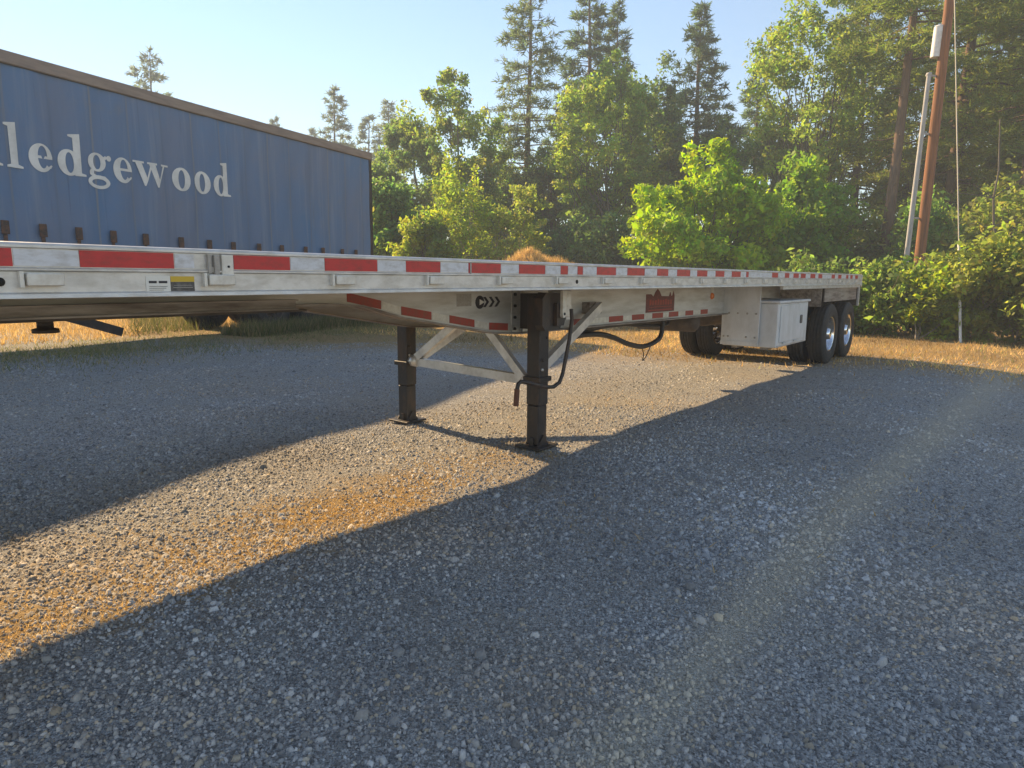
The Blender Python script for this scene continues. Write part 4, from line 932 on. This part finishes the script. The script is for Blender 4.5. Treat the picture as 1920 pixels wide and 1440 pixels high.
# far dry grass field
n = 90000; A_ = rng.uniform(10.5, 30, n); Nn_ = rng.uniform(-9, 16, n)
far_ = .75*A_+.35*np.maximum(Nn_, -.6)+rng.normal(0, .5, n); k = far_ > 9.2
P = (D1[None]*A_[:, None]+N1[None]*(Nn_+RAIL_D)[:, None])[k]; n = len(P); hh = rng.uniform(.02, .11, n)
tag(link('dry_grass', blades('dry_grass', P[:, 0], P[:, 1], hh, rng.uniform(.004, .011, n), pick(n, STR)*(1+.28*np.clip(np.sin(P[:, 0]*1.9)+np.sin(P[:, 1]*2.3+1)+np.sin(P[:, 0]*.7-P[:, 1]*.9), -2, 2))[:, None]*np.where(rng.random((n, 1)) < .14, np.array([[.5, .72, .6]]), 1.0), 1, bend=.9)), 'straw coloured dry grass field between the flatbed rear and the hedge', 'grass', kind='stuff')
# dry grass on the mound
n = 14000; X = MOUND[0]+rng.normal(0, 1.3, n); Y = MOUND[1]+rng.normal(0, 1.5, n)
tag(link('dry_grass', blades('dry_grass', X, Y, rng.uniform(.06, .26, n), rng.uniform(.004, .011, n), pick(n, STR), 2, bend=.6)), 'shaggy straw coloured grass covering the mound behind the flatbed', 'grass', kind='stuff')
# straw stripe by the near edge of the flatbed
n = 40000; A_ = rng.uniform(.2, 4.4, n); Nn_ = .16+np.abs(rng.normal(0, .48, n))
pat = np.sin(A_*3.1+Nn_*2)+np.sin(A_*1.3-Nn_*5+1)+.7*np.sin(A_*7+Nn_*9); k = (rng.uniform(-2.2, 2.2, n) < pat) & (rng.uniform(0, 1, n) < 1-.55*sstep(A_, 2.2, 4.2))
P = (D1[None]*A_[:, None]+N1[None]*(Nn_+RAIL_D)[:, None])[k]; n = len(P)
tag(link('dry_grass', blades('dry_grass', P[:, 0], P[:, 1], rng.uniform(.006, .026, n), rng.uniform(.0014, .0034, n), pick(n, STR), 3, bend=1.6)), 'flattened straw stripe on the sunlit gravel under the flatbed', 'grass', kind='stuff')
# sparse weeds in the gravel around and behind the landing legs
n = 9000; A_ = rng.uniform(3, 14, n); Nn_ = rng.uniform(-2.5, 9, n); P = D1[None]*A_[:, None]+N1[None]*(Nn_+RAIL_D)[:, None]
pat = np.sin(A_*1.1+Nn_*1.7)+np.sin(A_*2.3-Nn_*1.1); k = rng.uniform(-.4, 3, n) < pat; P = P[k]; n = len(P)
tag(link('dry_grass', blades('dry_grass', P[:, 0], P[:, 1], rng.uniform(.015, .05, n), rng.uniform(.002, .005, n), pick(n, STR), 4, bend=1.4)), 'sparse dry tufts scattered in the gravel around the landing legs', 'grass', kind='stuff')
# green weeds in front of and under the blue trailer
n = 60000; U = rng.uniform(-16, 5, n); Vv = -.7+rng.normal(0, .95, n)
P = D2[None]*(U+BU)[:, None]+N2[None]*(Vv+BK)[:, None]
pat = np.sin(P[:, 0]*1.3)+np.sin(P[:, 1]*1.1+1)+.6*np.sin(P[:, 0]*3+P[:, 1]*2); k = rng.uniform(-2.6, 2, n) < pat; P = P[k]; n = len(P)
GR = np.array([(.15, .17, .055), (.20, .20, .08), (.26, .22, .11), (.12, .14, .05), (.34, .27, .14)])
tag(link('weeds', blades('weeds', P[:, 0], P[:, 1], rng.uniform(.02, .10, n), rng.uniform(.003, .008, n), pick(n, GR), 5, bend=1.0)), 'green and straw weeds along the side of the blue trailer', 'grass', kind='stuff')
# grass beyond the blue trailer: straw where lit, darker weeds painted in for the shade
n = 60000; U = rng.uniform(-26, 2, n); Vv = rng.uniform(1.5, 14, n); P = D2[None]*(U+BU)[:, None]+N2[None]*(Vv+BK)[:, None]
azd = np.degrees(np.arctan2(P[:, 0], P[:, 1]))+rng.normal(0, .5, n)
dry = (azd < -29.5) | ((azd > -24.0) & (azd < -20.5))  # where the grass is lit; the rest gets weeds darkened for shade
Pd = P[dry]; n = len(Pd)
tag(link('dry_grass', blades('dry_grass', Pd[:, 0], Pd[:, 1], rng.uniform(.04, .20, n), rng.uniform(.004, .011, n), pick(n, STR), 6, bend=.8)), 'tall sunlit dry grass seen beneath the blue trailer', 'grass', kind='stuff')
Pd = P[~dry]; n = len(Pd)
tag(link('weeds', blades('weeds', Pd[:, 0], Pd[:, 1], rng.uniform(.10, .36, n), rng.uniform(.006, .014, n), pick(n, GR*.55), 7, bend=.6)), 'dull green weeds darkened as painted shade behind the wheels of the blue trailer', 'grass', kind='stuff')
n = 9000; U = rng.uniform(-5.5, .6, n); Vv = rng.uniform(-.9, .3, n); P = D2[None]*(U+BU)[:, None]+N2[None]*(Vv+BK)[:, None]
tag(link('weeds', blades('weeds', P[:, 0], P[:, 1], rng.uniform(.10, .42, n), rng.uniform(.005, .012, n), pick(n, GR*.8), 8, bend=.5)), 'tall weeds grown up against the wheels of the blue trailer', 'grass', kind='stuff')

# ------------------------------------------------------------------ hazy summer air
b = MB(); b.box(-156, 160, -144, 172, -1.2, 34); m_, N_, L_, B_ = new_mat('thin_haze'); N_.remove(B_)
vp = N_.new('ShaderNodeVolumePrincipled'); vp.inputs['Color'].default_value = (.80, .89, 1.0, 1); vp.inputs['Density'].default_value = .0029; vp.inputs['Anisotropy'].default_value = .0
L_.new(vp.outputs[0], N_['Material Output'].inputs['Volume'])
hz = b.build('haze', m_); tag(hz, 'thin warm haze in the evening air', 'haze', kind='stuff')
